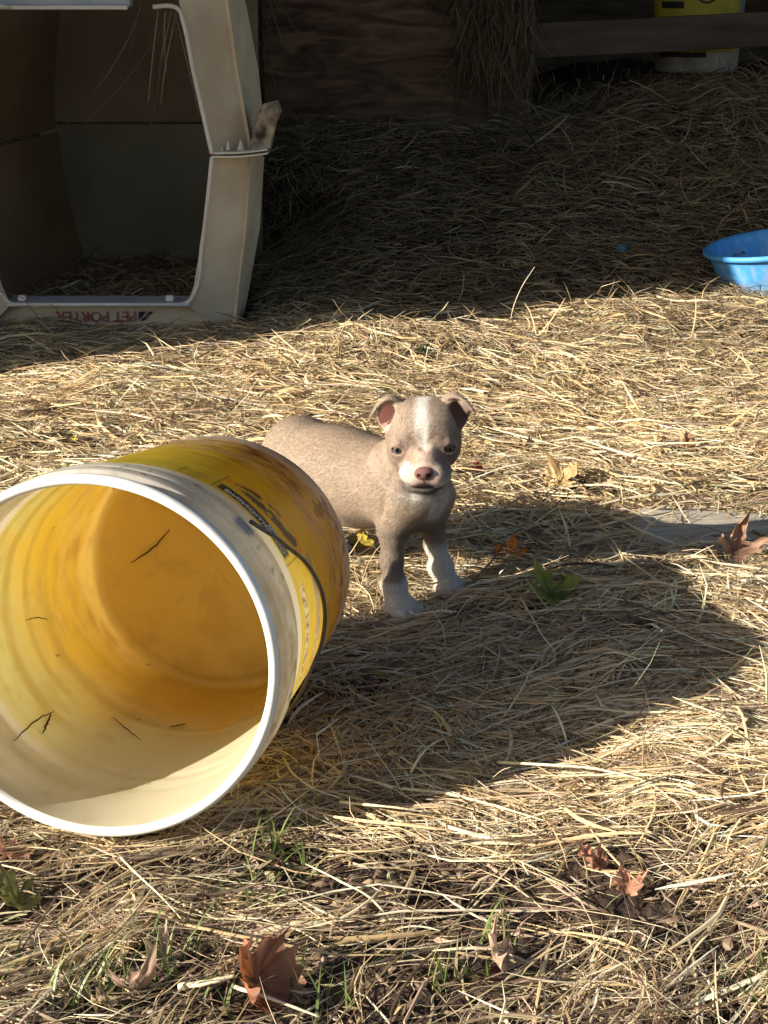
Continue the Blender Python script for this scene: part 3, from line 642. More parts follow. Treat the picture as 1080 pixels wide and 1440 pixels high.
# ------------------------------------------------------------------ puppy: one smooth surface from blended solids
class Field:
    def __init__(s, lo, hi, h):
        s.lo = np.array(lo, float); s.h = h; s.n = np.ceil((np.array(hi) - s.lo) / h).astype(int) + 1
        s.g = np.full(tuple(s.n), .05, np.float32)
    def win(s, c0, c1, m):
        a = np.maximum(np.floor((np.array(c0) - m - s.lo) / s.h).astype(int), 0); b = np.minimum(np.ceil((np.array(c1) + m - s.lo) / s.h).astype(int) + 1, s.n)
        ax = [s.lo[i] + s.h * np.arange(a[i], b[i]) for i in range(3)]
        return tuple(slice(a[i], b[i]) for i in range(3)), np.meshgrid(*ax, indexing='ij', sparse=True)
    def put(s, sl, d, k, op):
        f = s.g[sl]
        if op == '+':
            h = np.clip(.5 + .5 * (f - d) / k, 0, 1); r_ = f * (1 - h) + d * h - k * h * (1 - h)
        else:
            h = np.clip(.5 - .5 * (f + d) / k, 0, 1); r_ = f * (1 - h) + (-d) * h + k * h * (1 - h)
        s.g[sl] = r_.astype(np.float32)
    def cone(s, a, b, ra, rb, k=.01, op='+'):
        a = np.array(a, float); b = np.array(b, float); rm = max(ra, rb)
        sl, (X, Y, Z) = s.win(np.minimum(a, b), np.maximum(a, b), rm + k * 1.5 + .004)
        ba = b - a; t = np.clip(((X - a[0]) * ba[0] + (Y - a[1]) * ba[1] + (Z - a[2]) * ba[2]) / (ba @ ba + 1e-12), 0, 1)
        d = np.sqrt((X - a[0] - t * ba[0]) ** 2 + (Y - a[1] - t * ba[1]) ** 2 + (Z - a[2] - t * ba[2]) ** 2) - (ra + (rb - ra) * t)
        s.put(sl, d, k, op)
    def ell(s, c, r, Rm=np.eye(3), k=.01, op='+'):      # Rm columns are the ellipsoid's axes
        c = np.array(c, float); r = np.array(r, float); m = r.max()
        sl, (X, Y, Z) = s.win(c, c, m + k * 1.5 + .004)
        X = X - c[0]; Y = Y - c[1]; Z = Z - c[2]
        l = [X * Rm[0, i] + Y * Rm[1, i] + Z * Rm[2, i] for i in range(3)]
        k0 = np.sqrt(sum((l[i] / r[i]) ** 2 for i in range(3))); k1 = np.sqrt(sum((l[i] / r[i] ** 2) ** 2 for i in range(3))) + 1e-9
        s.put(sl, k0 * (k0 - 1) / k1, k, op)
    def surf(s):                                         # surface nets
        g = s.g; ins = g < 0; nx, ny, nz = g.shape
        acc = np.zeros((nx - 1, ny - 1, nz - 1, 3), np.float32); cnt = np.zeros((nx - 1, ny - 1, nz - 1), np.float32)
        for ax in range(3):
            o1, o2 = [a for a in range(3) if a != ax]
            n_ = [nx, ny, nz]
            for i in (0, 1):
                for j in (0, 1):
                    sa = [slice(0, n_[q] - 1) for q in range(3)]; sa[o1] = slice(i, n_[o1] - 1 + i); sa[o2] = slice(j, n_[o2] - 1 + j)
                    sb = list(sa); sb[ax] = slice(1, n_[ax])
                    A = g[tuple(sa)]; B = g[tuple(sb)]; cr = (A < 0) != (B < 0)
                    t = np.where(cr, A / np.where(cr, A - B, 1), 0)
                    cnt += cr; acc[..., ax] += t * cr; acc[..., o1] += i * cr; acc[..., o2] += j * cr
        act = cnt > 0; idx = np.full(cnt.shape, -1, np.int64); idx[act] = np.arange(act.sum())
        base = np.stack(np.nonzero(act), 1); V = s.lo + s.h * (base + acc[act] / cnt[act][:, None])
        Q = []
        for ax in range(3):
            o1, o2 = (ax + 1) % 3, (ax + 2) % 3; n_ = [nx, ny, nz]
            sa = [slice(1, n_[q] - 1) for q in range(3)]; sa[ax] = slice(0, n_[ax] - 1); sb = list(sa); sb[ax] = slice(1, n_[ax])
            A = ins[tuple(sa)]; B = ins[tuple(sb)]
            P = np.stack(np.nonzero(A != B), 1); fl = A[tuple(P.T)]
            off = np.array([sa[q].start for q in range(3)]); P = P + off
            e1 = np.eye(3, dtype=int)[o1]; e2 = np.eye(3, dtype=int)[o2]
            q = np.stack([idx[tuple((P - e1 - e2).T)], idx[tuple((P - e2).T)], idx[tuple(P.T)], idx[tuple((P - e1).T)]], 1)
            q[~fl] = q[~fl][:, ::-1]; Q.append(q)
        return V, np.concatenate(Q)

O = ground(587, 850, 0.006); zg = O[2]
YAW = R(-45); Fw = np.array([math.cos(YAW), math.sin(YAW), 0]); Lw = np.array([-Fw[1], Fw[0], 0]); Uw = np.array([0, 0, 1.])
def L(x, y, z): return O + Fw * x + Lw * y + Uw * z
HC = at_z(596, 613, 1.715)
hy = R(-92); hp_ = R(-6); hr = R(3)
Hf = np.array([math.cos(hy) * math.cos(hp_), math.sin(hy) * math.cos(hp_), math.sin(hp_)])
Hr0 = np.cross(Uw, Hf); Hr0 = -Hr0 / np.linalg.norm(Hr0); Hr0 = -np.cross(Uw, Hf) ; Hr0 /= np.linalg.norm(Hr0)
# image right must be +x
if Hr0[0] < 0: Hr0 = -Hr0
Hu0 = np.cross(Hr0, Hf)
if Hu0[2] < 0: Hu0 = -Hu0
Hr = Hr0 * math.cos(hr) + Hu0 * math.sin(hr); Hu = Hu0 * math.cos(hr) - Hr0 * math.sin(hr)
def Hd(x, y, z): return HC + Hr * x + Hf * y + Hu * z
HM = np.stack([Hr, Hf, Hu], 1); BM = np.stack([Fw, Lw, Uw], 1)
def rotm(M0, ax, deg):
    return M0 @ np.array(Matrix.Rotation(R(deg), 3, ax))

lo = np.minimum(L(-.27, -.09, -.01), L(-.27, .09, 0)); hi = HC + np.array([.08, .02, .08])
lo = np.array([min(L(-.27, -.09, 0)[0], L(-.27, .09, 0)[0]), HC[1] - .10, zg - .012]); hi = np.array([HC[0] + .085, max(L(-.27, .09, 0)[1], L(0, .1, 0)[1]) + .01, HC[2] + .075])
f = Field(lo, hi, VOX)
# trunk
f.cone(L(-.040, 0, .136), L(-.125, 0, .132), .049, .050, .02)
f.cone(L(-.115, 0, .131), L(-.19, 0, .140), .049, .043, .02)
f.ell(L(-.205, 0, .135), (.036, .042, .044), BM, .02)
f.ell(L(-.010, 0, .136), (.044, .039, .050), BM, .02)
f.ell(L(-.10, 0, .115), (.06, .042, .036), BM, .025)
f.ell(L(.012, -.010, .145), (.026, .027, .038), BM, .018)
# hind legs
for s in (-1, 1):
    f.ell(L(-.19, s * .030, .112), (.038, .020, .042), rotm(BM, 'Y', 15), .02)
    f.cone(L(-.185, s * .036, .11), L(-.158, s * .040, .078), .028, .018, .015)
    f.cone(L(-.158, s * .040, .078), L(-.205, s * .040, .045), .018, .0115, .01)
    f.cone(L(-.205, s * .040, .045), L(-.196, s * .040, .014), .0115, .011, .008)
    f.ell(L(-.182, s * .041, .011), (.021, .0165, .012), BM, .008)
    for q in (-1.5, -.5, .5, 1.5): f.ell(L(-.166 - abs(q) * .002, s * .041 + q * .0075, .008), (.009, .0048, .0075), BM, .002)
f.cone(L(-.225, 0, .150), L(-.245, .002, .125), .010, .006, .012); f.cone(L(-.245, .002, .125), L(-.252, .004, .10), .006, .003, .006)
# shoulders and front legs
for s in (-1, 1):
    a0 = L(0.0, s * .038, .0); dx = 0.0
    f.ell(L(-.020, s * .029, .140), (.024, .018, .042), rotm(BM, 'Y', -20), .018)
    f.cone(L(.004, s * .027, .125), L(-.008, s * .032, .094), .020, .0140, .013)
    f.cone(L(-.008, s * .032, .095), L(-.006, s * .036, .064), .0138, .0115, .010)
    f.cone(L(-.006, s * .036, .064), L(.002, s * .039, .036), .0116, .0108, .008)
    f.ell(L(-.002, s * .039, .036), (.0125, .0128, .011), BM, .008)
    f.cone(L(.001, s * .039, .036), L(.008, s * .041, .016), .0120, .0125, .008)
    f.ell(L(.015, s * .041, .0125), (.020, .0170, .0135), BM, .008)
    for q in (-1.5, -.5, .5, 1.5): f.ell(L(.033 - abs(q) * .0035, s * .042 + q * .0088, .0085), (.0105, .0056, .0088), BM, .0022)
    for q in (-1, 0, 1): f.cone(L(.036 - abs(q) * .001, s * .042 + q * .0088, .014), L(.046, s * .042 + q * .0095, .004), .0014, .0017, .002, '-')
    for q in (-1.5, -.5, .5, 1.5): f.cone(L(.041 - abs(q) * .0035, s * .041 + q * .0090, .008), L(.0465 - abs(q) * .0035, s * .041 + q * .0096, .004), .0014, .0006, .0008)
# neck
f.cone(L(-.012, -.004, .165), HC + Hf * -.014 - Uw * .010, .036, .030, .018)
f.cone(L(.010, -.008, .148), Hd(-.003, .006, -.026), .028, .023, .016)
# head
f.ell(Hd(0, -.002, .009), (.0385, .041, .0330), HM, .012)
f.ell(Hd(0, .014, .019), (.031, .026, .022), HM, .012)
for s in (-1, 1): f.ell(Hd(s * .0185, .000, .0175), (.0200, .032, .0215), HM, .010)
for s in (-1, 1):
    f.ell(Hd(s * .022, .012, -.007), (.0180, .024, .023), HM, .012)
    f.ell(Hd(s * .0190, .027, .010), (.0125, .012, .009), HM, .008)
f.ell(Hd(0, .036, -.010), (.017, .022, .015), HM, .012)
f.ell(Hd(.002, .046, -.022), (.0205, .022, .0140), HM, .010)
for s in (-1, 1):
    f.ell(Hd(.002 + s * .0118, .051, -.0250), (.0125, .0155, .0118), HM, .005)
    f.ell(Hd(.001 + s * .0190, .038, -.0275), (.0095, .014, .0100), HM, .006)
f.ell(Hd(-.001, .041, -.0395), (.0225, .0180, .0085), HM, .0025)
f.ell(Hd(0, .028, -.036), (.020, .018, .010), HM, .006)
# nose pad, nostrils, lip split, mouth
f.ell(Hd(0, .0655, -.0165), (.0098, .0065, .0066), HM, .0035)
for s in (-1, 1):
    f.ell(Hd(s * .0050, .0715, -.0175), (.0021, .0040, .0017), rotm(HM, 'Y', s * 30), .0012, '-')
    f.cone(Hd(s * .0080, .0700, -.0185), Hd(s * .0092, .0670, -.0165), .0010, .0008, .001, '-')
f.cone(Hd(0, .0725, -.0195), Hd(0, .0680, -.0345), .0009, .0011, .0018, '-')
for s in (-1, 1):
    pm = [(0, .0665, -.0335), (.008, .0640, -.0355), (.0165, .0560, -.0362), (.0240, .0450, -.0345), (.0275, .0350, -.0305)]
    for a, b in zip(pm[:-1], pm[1:]): f.cone(Hd(s * a[0], a[1], a[2]), Hd(s * b[0], b[1], b[2]), .0013, .0012, .0022, '-')
f.cone(Hd(0, .045, .026), Hd(0, .046, .004), .0010, .0014, .008, '-')
# eyes: lids swell round an almond opening
EY = []
for s in (-1, 1):
    e = np.array([s * .0258, .0300, -.0015]); out = np.array([s * .42, .9, -.02]); out /= np.linalg.norm(out)
    f.ell(Hd(*e), (.0105, .0092, .0088), HM, .006)
    q = e + out * .0085; Rm = rotm(rotm(HM, 'Z', -s * 25), 'Y', s * 9)
    f.ell(Hd(*q), (.0066, .0064, .0043), Rm, .0016, '-')
    EY.append((e + out * .0012, out))
# heavy lids, folds of skin on muzzle, brow and neck
for s in (-1, 1):
    f.cone(Hd(s * .0195, .0375, .0052), Hd(s * .0265, .0375, .0072), .0018, .0020, .005); f.cone(Hd(s * .0265, .0375, .0072), Hd(s * .0330, .0325, .0050), .0020, .0014, .005)
    f.cone(Hd(s * .0150, .0460, -.0100), Hd(s * .0240, .0430, -.0190), .0004, .0006, .005, '-')
    f.cone(Hd(s * .0060, .0440, .0080), Hd(s * .0120, .0430, .0150), .0006, .0009, .005, '-')
    f.cone(Hd(s * .0120, .0560, -.0240), Hd(s * .0200, .0500, -.0290), .0004, .0006, .004, '-')
for (a, b, r0, r1) in ((L(.004, -.046, .165), L(-.006, -.050, .120), .0012, .0008), (L(-.042, -.050, .155), L(-.035, -.050, .105), .0016, .0010)):
    m_0 = (np.array(a) + np.array(b)) / 2 + np.array([-.003, -.003, 0]); f.cone(a, m_0, r0, r1, .007, '-'); f.cone(m_0, b, r1, r1, .007, '-')
# ears: cups facing forward with a folded tip drooping outward
for s in (-1, 1):
    Er = rotm(HM, 'Y', -s * 12)
    f.ell(Hd(s * .0360, -.002, .0285), (.0138, .0095, .0205), Er, .007)
    f.ell(Hd(s * .0388, .0095, .0255), (.0110, .0128, .0170), Er, .0015, '-')
    pe = smooth_path([(.0250, .003, .0430), (.0350, .0065, .0470), (.0450, .0085, .0430), (.0520, .0095, .0350), (.0575, .0085, .0250)], 14); pe = np.c_[pe, np.linspace(.0034, .0016, 14)]
    for a, b in zip(pe[:-1], pe[1:]): f.cone(Hd(s * a[0], a[1], a[2]), Hd(s * b[0], b[1], b[2]), a[3] * .62, b[3] * .62, .0020); f.cone(Hd(s * a[0], a[1] - .005, a[2] - .0015), Hd(s * b[0], b[1] - .0045, b[2] + .001), a[3] * .6, b[3] * .6, .0022)
    for (a, b) in (((.044, .002, .038), (.050, .003, .030)), ((.047, .0, .035), (.049, .0, .024))): f.cone(Hd(s * a[0], a[1], a[2]), Hd(s * b[0], b[1], b[2]), .0036, .0022, .004)
V, Q = f.surf()
# one light relaxation
def relax(V, Q, it=2, lam=.35):
    e = np.concatenate([Q[:, [0, 1]], Q[:, [1, 2]], Q[:, [2, 3]], Q[:, [3, 0]]]); n_ = len(V)
    for _ in range(it):
        s = np.zeros_like(V); c = np.zeros(n_)
        for k in range(3): s[:, k] = np.bincount(e[:, 0], V[e[:, 1], k], n_) + np.bincount(e[:, 1], V[e[:, 0], k], n_)
        c = np.bincount(e[:, 0], minlength=n_) + np.bincount(e[:, 1], minlength=n_)
        V = V + lam * (s / c[:, None] - V)
    return V
V = relax(V, Q, 2)
# coat colours
B = (V - O) @ BM; Hh = (V - HC) @ HM
hx, hy_, hz = Hh.T; bx, by, bz = B.T
na = vnoise3(V, 60, 3); nb = vnoise3(V, 180, 5); nc = vnoise3(V, 25, 8); nd4 = vnoise3(V, 420, 12)
taupe = np.array([.360, .278, .205]); taupe2 = np.array([.29, .215, .16]); whitef = np.array([.62, .58, .53]); pink = np.array([.62, .34, .30])
c = np.tile(taupe, (len(V), 1)); c = mixc(c, taupe2, np.clip((nc - .4) * 1.6, 0, 1) * .6); c = mixc(c, [.50, .40, .30], np.clip((nb - .5) * 2.5, 0, 1) * .5); c = mixc(c, [.20, .145, .11], np.clip((nd4 - .52) * 3, 0, 1) * .34); c = mixc(c, [.25, .18, .14], np.clip((vnoise3(V, 14, 33) - .5) * 3, 0, 1) * .45)
c = mixc(c, taupe2, sstep(.160, .185, bz) * (bx < -.02) * .55)                    # darker saddle
ish = np.maximum(sstep(.075, .055, np.linalg.norm(Hh * [1, 1, .9], axis=1)), sstep(.034, .026, np.linalg.norm(Hh - [0, .052, -.026], axis=1)))
wob = (na - .5) * .012
c = mixc(c, [.26, .19, .15], ish * sstep(.008, .016, np.abs(hx)) * sstep(.028, .012, hz) * sstep(.0, .02, hy_) * .55)
bw_ = .0028 + .003 * sstep(.010, .035, hz) + .016 * sstep(-.006, -.020, hz)
blz = .88 * sstep(bw_ + .006, bw_ - .003, np.abs(hx - .001) + wob) * sstep(-.03, -.0, hy_) 
mz = sstep(.0375, .043, hy_ + .35 * (-.018 - hz) + wob) * sstep(-.008, -.014, hz)
m_w = (np.clip(blz + mz * np.where(hx > .012, .7, 1.0), 0, 1) * ish * sstep(.052, .046, hz + wob))[:, None]; c = c * (1 - m_w) + whitef * np.where(hz > -.008, 1.12, .80)[:, None] * m_w
c = mixc(c, [.19, .14, .11], ish * sstep(.012, .019, hx + wob) * sstep(-.030, -.020, hz + .3 * (hx - .015)) * sstep(.024, .012, hz) * .85)  # dark coat patch with the far cheek's shading painted into it
c = mixc(c, whitef, .85 * sstep(.0085, .0055, np.linalg.norm((Hh - [-.027, .012, -.053]) * [1.2, .5, .6], axis=1))); c = mixc(c, [.5, .36, .33], .8 * sstep(.006, .004, np.linalg.norm((Hh - [-.004, .012, -.069]) * [1.2, .4, .6], axis=1)))
c = mixc(c, [.25, .19, .15], ish * sstep(.012, .02, hx) * sstep(.0, .012, hz - .012) * sstep(.05, .03, hz) * .25)
ew = np.minimum(np.linalg.norm(Hh - [-.029, .037, -.002], axis=1), np.linalg.norm(Hh - [.029, .037, -.002], axis=1))
c = mixc(c, [.25, .165, .13], sstep(.0135, .007, ew) * ish * .75)
c = mixc(c, [.10, .055, .045], sstep(.0072, .0055, ew) * sstep(.004, .0025, np.abs(hz + .0015)) * .8)
# pink skin round the nose, nose pad, nostrils, mouth line
nd = np.linalg.norm((Hh - [0, .066, -.020]) / [1.25, 1, 1.15], axis=1)
c = mixc(c, [.52, .36, .27], sstep(.011, .006, np.abs(hx)) * sstep(.040, .046, hy_) * sstep(-.022, -.014, hz) * .8); c = mixc(c, [.46, .30, .24], sstep(.019, .011, nd) * .75)
c = mixc(c, [.17, .085, .075], sstep(.0108, .0092, np.linalg.norm((Hh - [0, .0665, -.0165]) / [1.05, .9, .72], axis=1)))
for s in (-1, 1): c = mixc(c, [.05, .02, .02], sstep(.0031, .0020, np.linalg.norm((Hh - [s * .0050, .0695, -.0175]) * [.9, .5, 1], axis=1)))
for s in (-1, 1):
    for a, b in zip(pm[:-1], pm[1:]):
        a_ = np.array([s * a[0], a[1], a[2]]); b_3 = np.array([s * b[0], b[1], b[2]]); t = np.clip(((Hh - a_) @ (b_3 - a_)) / ((b_3 - a_) @ (b_3 - a_)), 0, 1)
        c = mixc(c, [.07, .04, .035], sstep(.0024, .0014, np.linalg.norm(Hh - a_ - t[:, None] * (b_3 - a_), axis=1)) * .85)
c = mixc(c, [.085, .07, .06], sstep(-.0335, -.0350, hz) * ish * sstep(.020, .030, hy_) * .93)   # shadow below the flews painted onto the chin
c = mixc(c, [.16, .09, .08], sstep(.0012, .0006, np.abs(hx)) * sstep(.062, .066, hy_) * sstep(-.018, -.021, hz) * sstep(-.040, -.036, hz))
# ears: pink inside on the sunny side, the other painted dark as if shaded
for s in (-1, 1):
    ei = np.linalg.norm((Hh - [s * .0392, .004, .0265]) / [1.0, 1.0, 1.6], axis=1)
    m_ = sstep(.0120, .0095, ei) * sstep(.0065, .0035, hy_ )
    c = mixc(c, [.58, .34, .30] if s < 0 else [.16, .09, .08], m_); c = mixc(c, [.25, .12, .10], m_ * sstep(.45, .62, na) * .6); c = mixc(c, [.35, .2, .16], m_ * sstep(.036, .042, hz) * .8)
# chest and legs
c = mixc(c, whitef, sstep(.020, .012, np.linalg.norm((B - [.040, -.010, .140]) * [.8, 1.1, .5], axis=1) + wob * 1.2) * .8 * (1 - ish))
c = mixc(c, whitef, 0 * sstep(.022, .014, np.linalg.norm((B - [.045, -.02, .165]) * [.8, 1.1, .55], axis=1) + wob * .6) * .8 * (1 - ish))
fr = bx > -.08
c = mixc(c, whitef, sstep(.048, .038, bz + wob * 1.2 + .006 * (nd4 - .5)) * fr * (by < 0) * .85)
c = mixc(c, whitef, sstep(.072, .058, bz + wob * 2 + .006 * (nd4 - .5)) * fr * (by > 0) * .85)
c = mixc(c, [.20, .155, .12], sstep(.112, .098, bz + wob) * sstep(.038, .050, bz + wob) * fr * np.where(by < 0, .75, .65 * sstep(.058, .072, bz + wob)))  # shade on the forelegs painted into the coat colour
c = mixc(c, whitef, .8 * sstep(.0105, .0065, np.linalg.norm((Hh - [-.010, .010, -.062]) * [1, .3, .7], axis=1) + wob * .8) * sstep(-.048, -.051, hz))
c = mixc(c, [.40, .30, .22], sstep(.012, .004, bz + wob) * .45 * sstep(.4, .6, nb))
c = mixc(c, whitef, sstep(.030, .024, bz + wob * .6) * (~fr))
c = mixc(c, [.50, .36, .32], sstep(.005, .003, bz - wob * .1) * .6)
pup = empty('puppy', L(-.08, 0, 0), 'small taupe puppy with white blaze, muzzle and feet standing beside the bucket', 'puppy')
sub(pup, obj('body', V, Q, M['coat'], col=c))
# eyeballs
for s, (e, out) in zip((-1, 1), EY):
    r_ = .0072; nv = 24; V2 = []; c2 = []; 
    fwd = (Hr * out[0] + Hf * out[1] + Hu * out[2]); fwd = fwd * .75 + (np.array([0, 0, CAM_H]) - Hd(*e)) / np.linalg.norm(np.array([0, 0, CAM_H]) - Hd(*e)) * .45; fwd /= np.linalg.norm(fwd)
    a = np.cross(fwd, Uw); a /= np.linalg.norm(a); b = np.cross(a, fwd)
    phis = np.linspace(0, math.pi, 30)
    for ph in phis:
        for j in range(nv):
            th = 2 * math.pi * j / nv; V2.append(Hd(*e) + r_ * (math.cos(ph) * fwd + math.sin(ph) * (math.cos(th) * a + math.sin(th) * b)))
            d_ = math.degrees(ph)
            c2.append((.004, .004, .005) if d_ < 23 else ((.08, .085, .095) if s < 0 else (.05, .04, .035)) if d_ < 46 else (.03, .03, .035) if d_ < 51 else (.25, .18, .16))
    F2 = [(i * nv + j, i * nv + (j + 1) % nv, (i + 1) * nv + (j + 1) % nv, (i + 1) * nv + j) for i in range(29) for j in range(nv)]
    if 'eye' not in M: M['eye'] = attr_mat('eye', .06, 0, .6)
    o = sub(pup, obj('eye', V2, F2, M['eye'], col=c2))
    if s < 0: o['label'] = 'pale blue-grey eye catching the sun'
# short fur lying back along the body
nf = FUR
v0, v1, v2, v3 = (V[Q[:, k]] for k in range(4)); nr = np.cross(v2 - v0, v3 - v1); ar = np.linalg.norm(nr, axis=1); nr /= ar[:, None] + 1e-12
fi = rng.choice(len(Q), nf, p=ar / ar.sum()); a, b = rng.random((2, nf, 1))
P = (v0[fi] * (1 - a) + v1[fi] * a) * (1 - b) + (v3[fi] * (1 - a) + v2[fi] * a) * b; Nn = nr[fi]; Cc = c[Q[fi, 0]]
Hq = (P - HC) @ HM; Bq = (P - O) @ BM
onh = (np.linalg.norm(Hq, axis=1) < .07)
flow = np.where(onh[:, None], (Hr * (Hq[:, :1] * 12) - Hf + Hu * .25), np.where((Bq[:, 2:3] < .09), -Uw * 1.0 - Fw * .2, -Fw * 1.0 - Uw * .45))
flow = flow + rng.normal(0, .22, flow.shape)
flow = flow - Nn * (flow * Nn).sum(1, keepdims=True); flow /= np.linalg.norm(flow, axis=1, keepdims=True) + 1e-9
bare = (np.linalg.norm((Hq - [0, .066, -.020]) / [1.25, 1, 1.15], axis=1) < .013) | (np.minimum(np.linalg.norm(Hq - [-.029, .037, -.002], axis=1), np.linalg.norm(Hq - [.029, .037, -.002], axis=1)) < .0095)
for s in (-1, 1): bare |= (np.linalg.norm((Hq - [s * .0392, .006, .0265]) / [1.0, 1.2, 1.6], axis=1) < .0115)
bare |= (np.abs(Cc - c[Q[fi, 2]]).sum(1) > .35)
keep = ~bare; P, Nn, flow, Cc, onh = P[keep], Nn[keep], flow[keep], Cc[keep], onh[keep]; nf = len(P)
ln = (np.where(onh, .0030, .0056) * rng.uniform(.6, 1.3, nf))[:, None]; lift = rng.uniform(.08, .28, (nf, 1))
sd_ = np.cross(flow, Nn); wd = (.00013 * rng.uniform(.7, 1.3, nf))[:, None]
tip = P + (flow + Nn * lift) * ln; mid = P + (flow * .5 + Nn * lift * .75) * ln
FV = np.stack([P - sd_ * wd, P + sd_ * wd, mid + sd_ * wd * .8, mid - sd_ * wd * .8, tip], 1).reshape(-1, 3)
i = np.arange(nf)[:, None] * 5
FT = np.concatenate([i + [0, 1, 2], i + [0, 2, 3], i + [3, 2, 4]])
fc = np.clip(Cc * rng.normal(1.03, .14, (nf, 1)), 0, .95)
fo = sub(pup, obj('fur', FV, FT, M['fur'], smooth=False, col=np.repeat(fc, 5, 0))); fo['kind'] = 'stuff'
# whiskers
for s in (-1, 1):
    for k in range(3):
        p0 = Hd(s * .024, .052 - .004 * k, -.024 - .005 * k); p1 = p0 + Hr * s * (.010 + .003 * k) + Hf * .006 + Uw * (.003 - .004 * k); p2 = p1 + Hr * s * .009 - Uw * .004
        Vw, Fw_ = tube_vf(smooth_path([p0, p1, p2], 8), [.00010] * 7 + [.00004], 4); sub(pup, obj('whisker', Vw, Fw_, M['wh']))


# ------------------------------------------------------------------ loose hay, strand by strand
PAL = np.array([(.70, .52, .27), (.80, .66, .41), (.60, .42, .20), (.42, .37, .17), (.33, .23, .14), (.14, .085, .05), (.58, .39, .27), (.85, .76, .55), (.50, .45, .22)])
def blocked(P):          # P (n,k,3): true where a strand would pass through something solid
    d = P - BC; a = d @ BN; rad = np.hypot(d @ BA, (d @ BB) / OV)
    bad = ((a > -.004) & (a < BL + .003) & (rad < .1565)).any(1) | ((a > -.07) & (a < .1) & (rad < .149)).any(1)
    bad |= (np.hypot(P[..., 0] - bowl_c[0], P[..., 1] - bowl_c[1]) < .10 + np.clip(P[..., 2] - bowl_c[2], 0, .1) * .33).any(1)
    x = P[..., 0] - xm; y = P[..., 1] - Yc
    bad |= ((np.abs(np.abs(x) - (hw - .045 - .10 * np.clip(y, 0, 1))) < .028) & (y > -.04) & (y < .83)).any(1)
    bad |= ((np.abs(y + .02) < .035) & (np.abs(x) < hw) & (P[..., 2] > T(P[..., 0], P[..., 1]) + .012)).any(1)
    bad |= (P[..., 1] > Yp - .01).any(1) & (P[..., 0].max(1) < at_y(745, 172, Yp)[0])
    B_ = (P - O) @ BM
    for s in (-1, 1):
        bad |= ((np.hypot(B_[..., 0] - .006, B_[..., 1] - s * .041) < .017) & (B_[..., 2] > .014)).any(1)
        bad |= ((np.hypot(B_[..., 0] + .19, B_[..., 1] - s * .041) < .02) & (B_[..., 2] > .012)).any(1)
    bad |= ((np.hypot(P[..., 0] - HC[0], P[..., 1] - HC[1]) < .09) & (P[..., 2] > zg + .09)).any(1)
    return bad
LV_ = np.array([[g_[0], g_[1]] for g_ in LV])
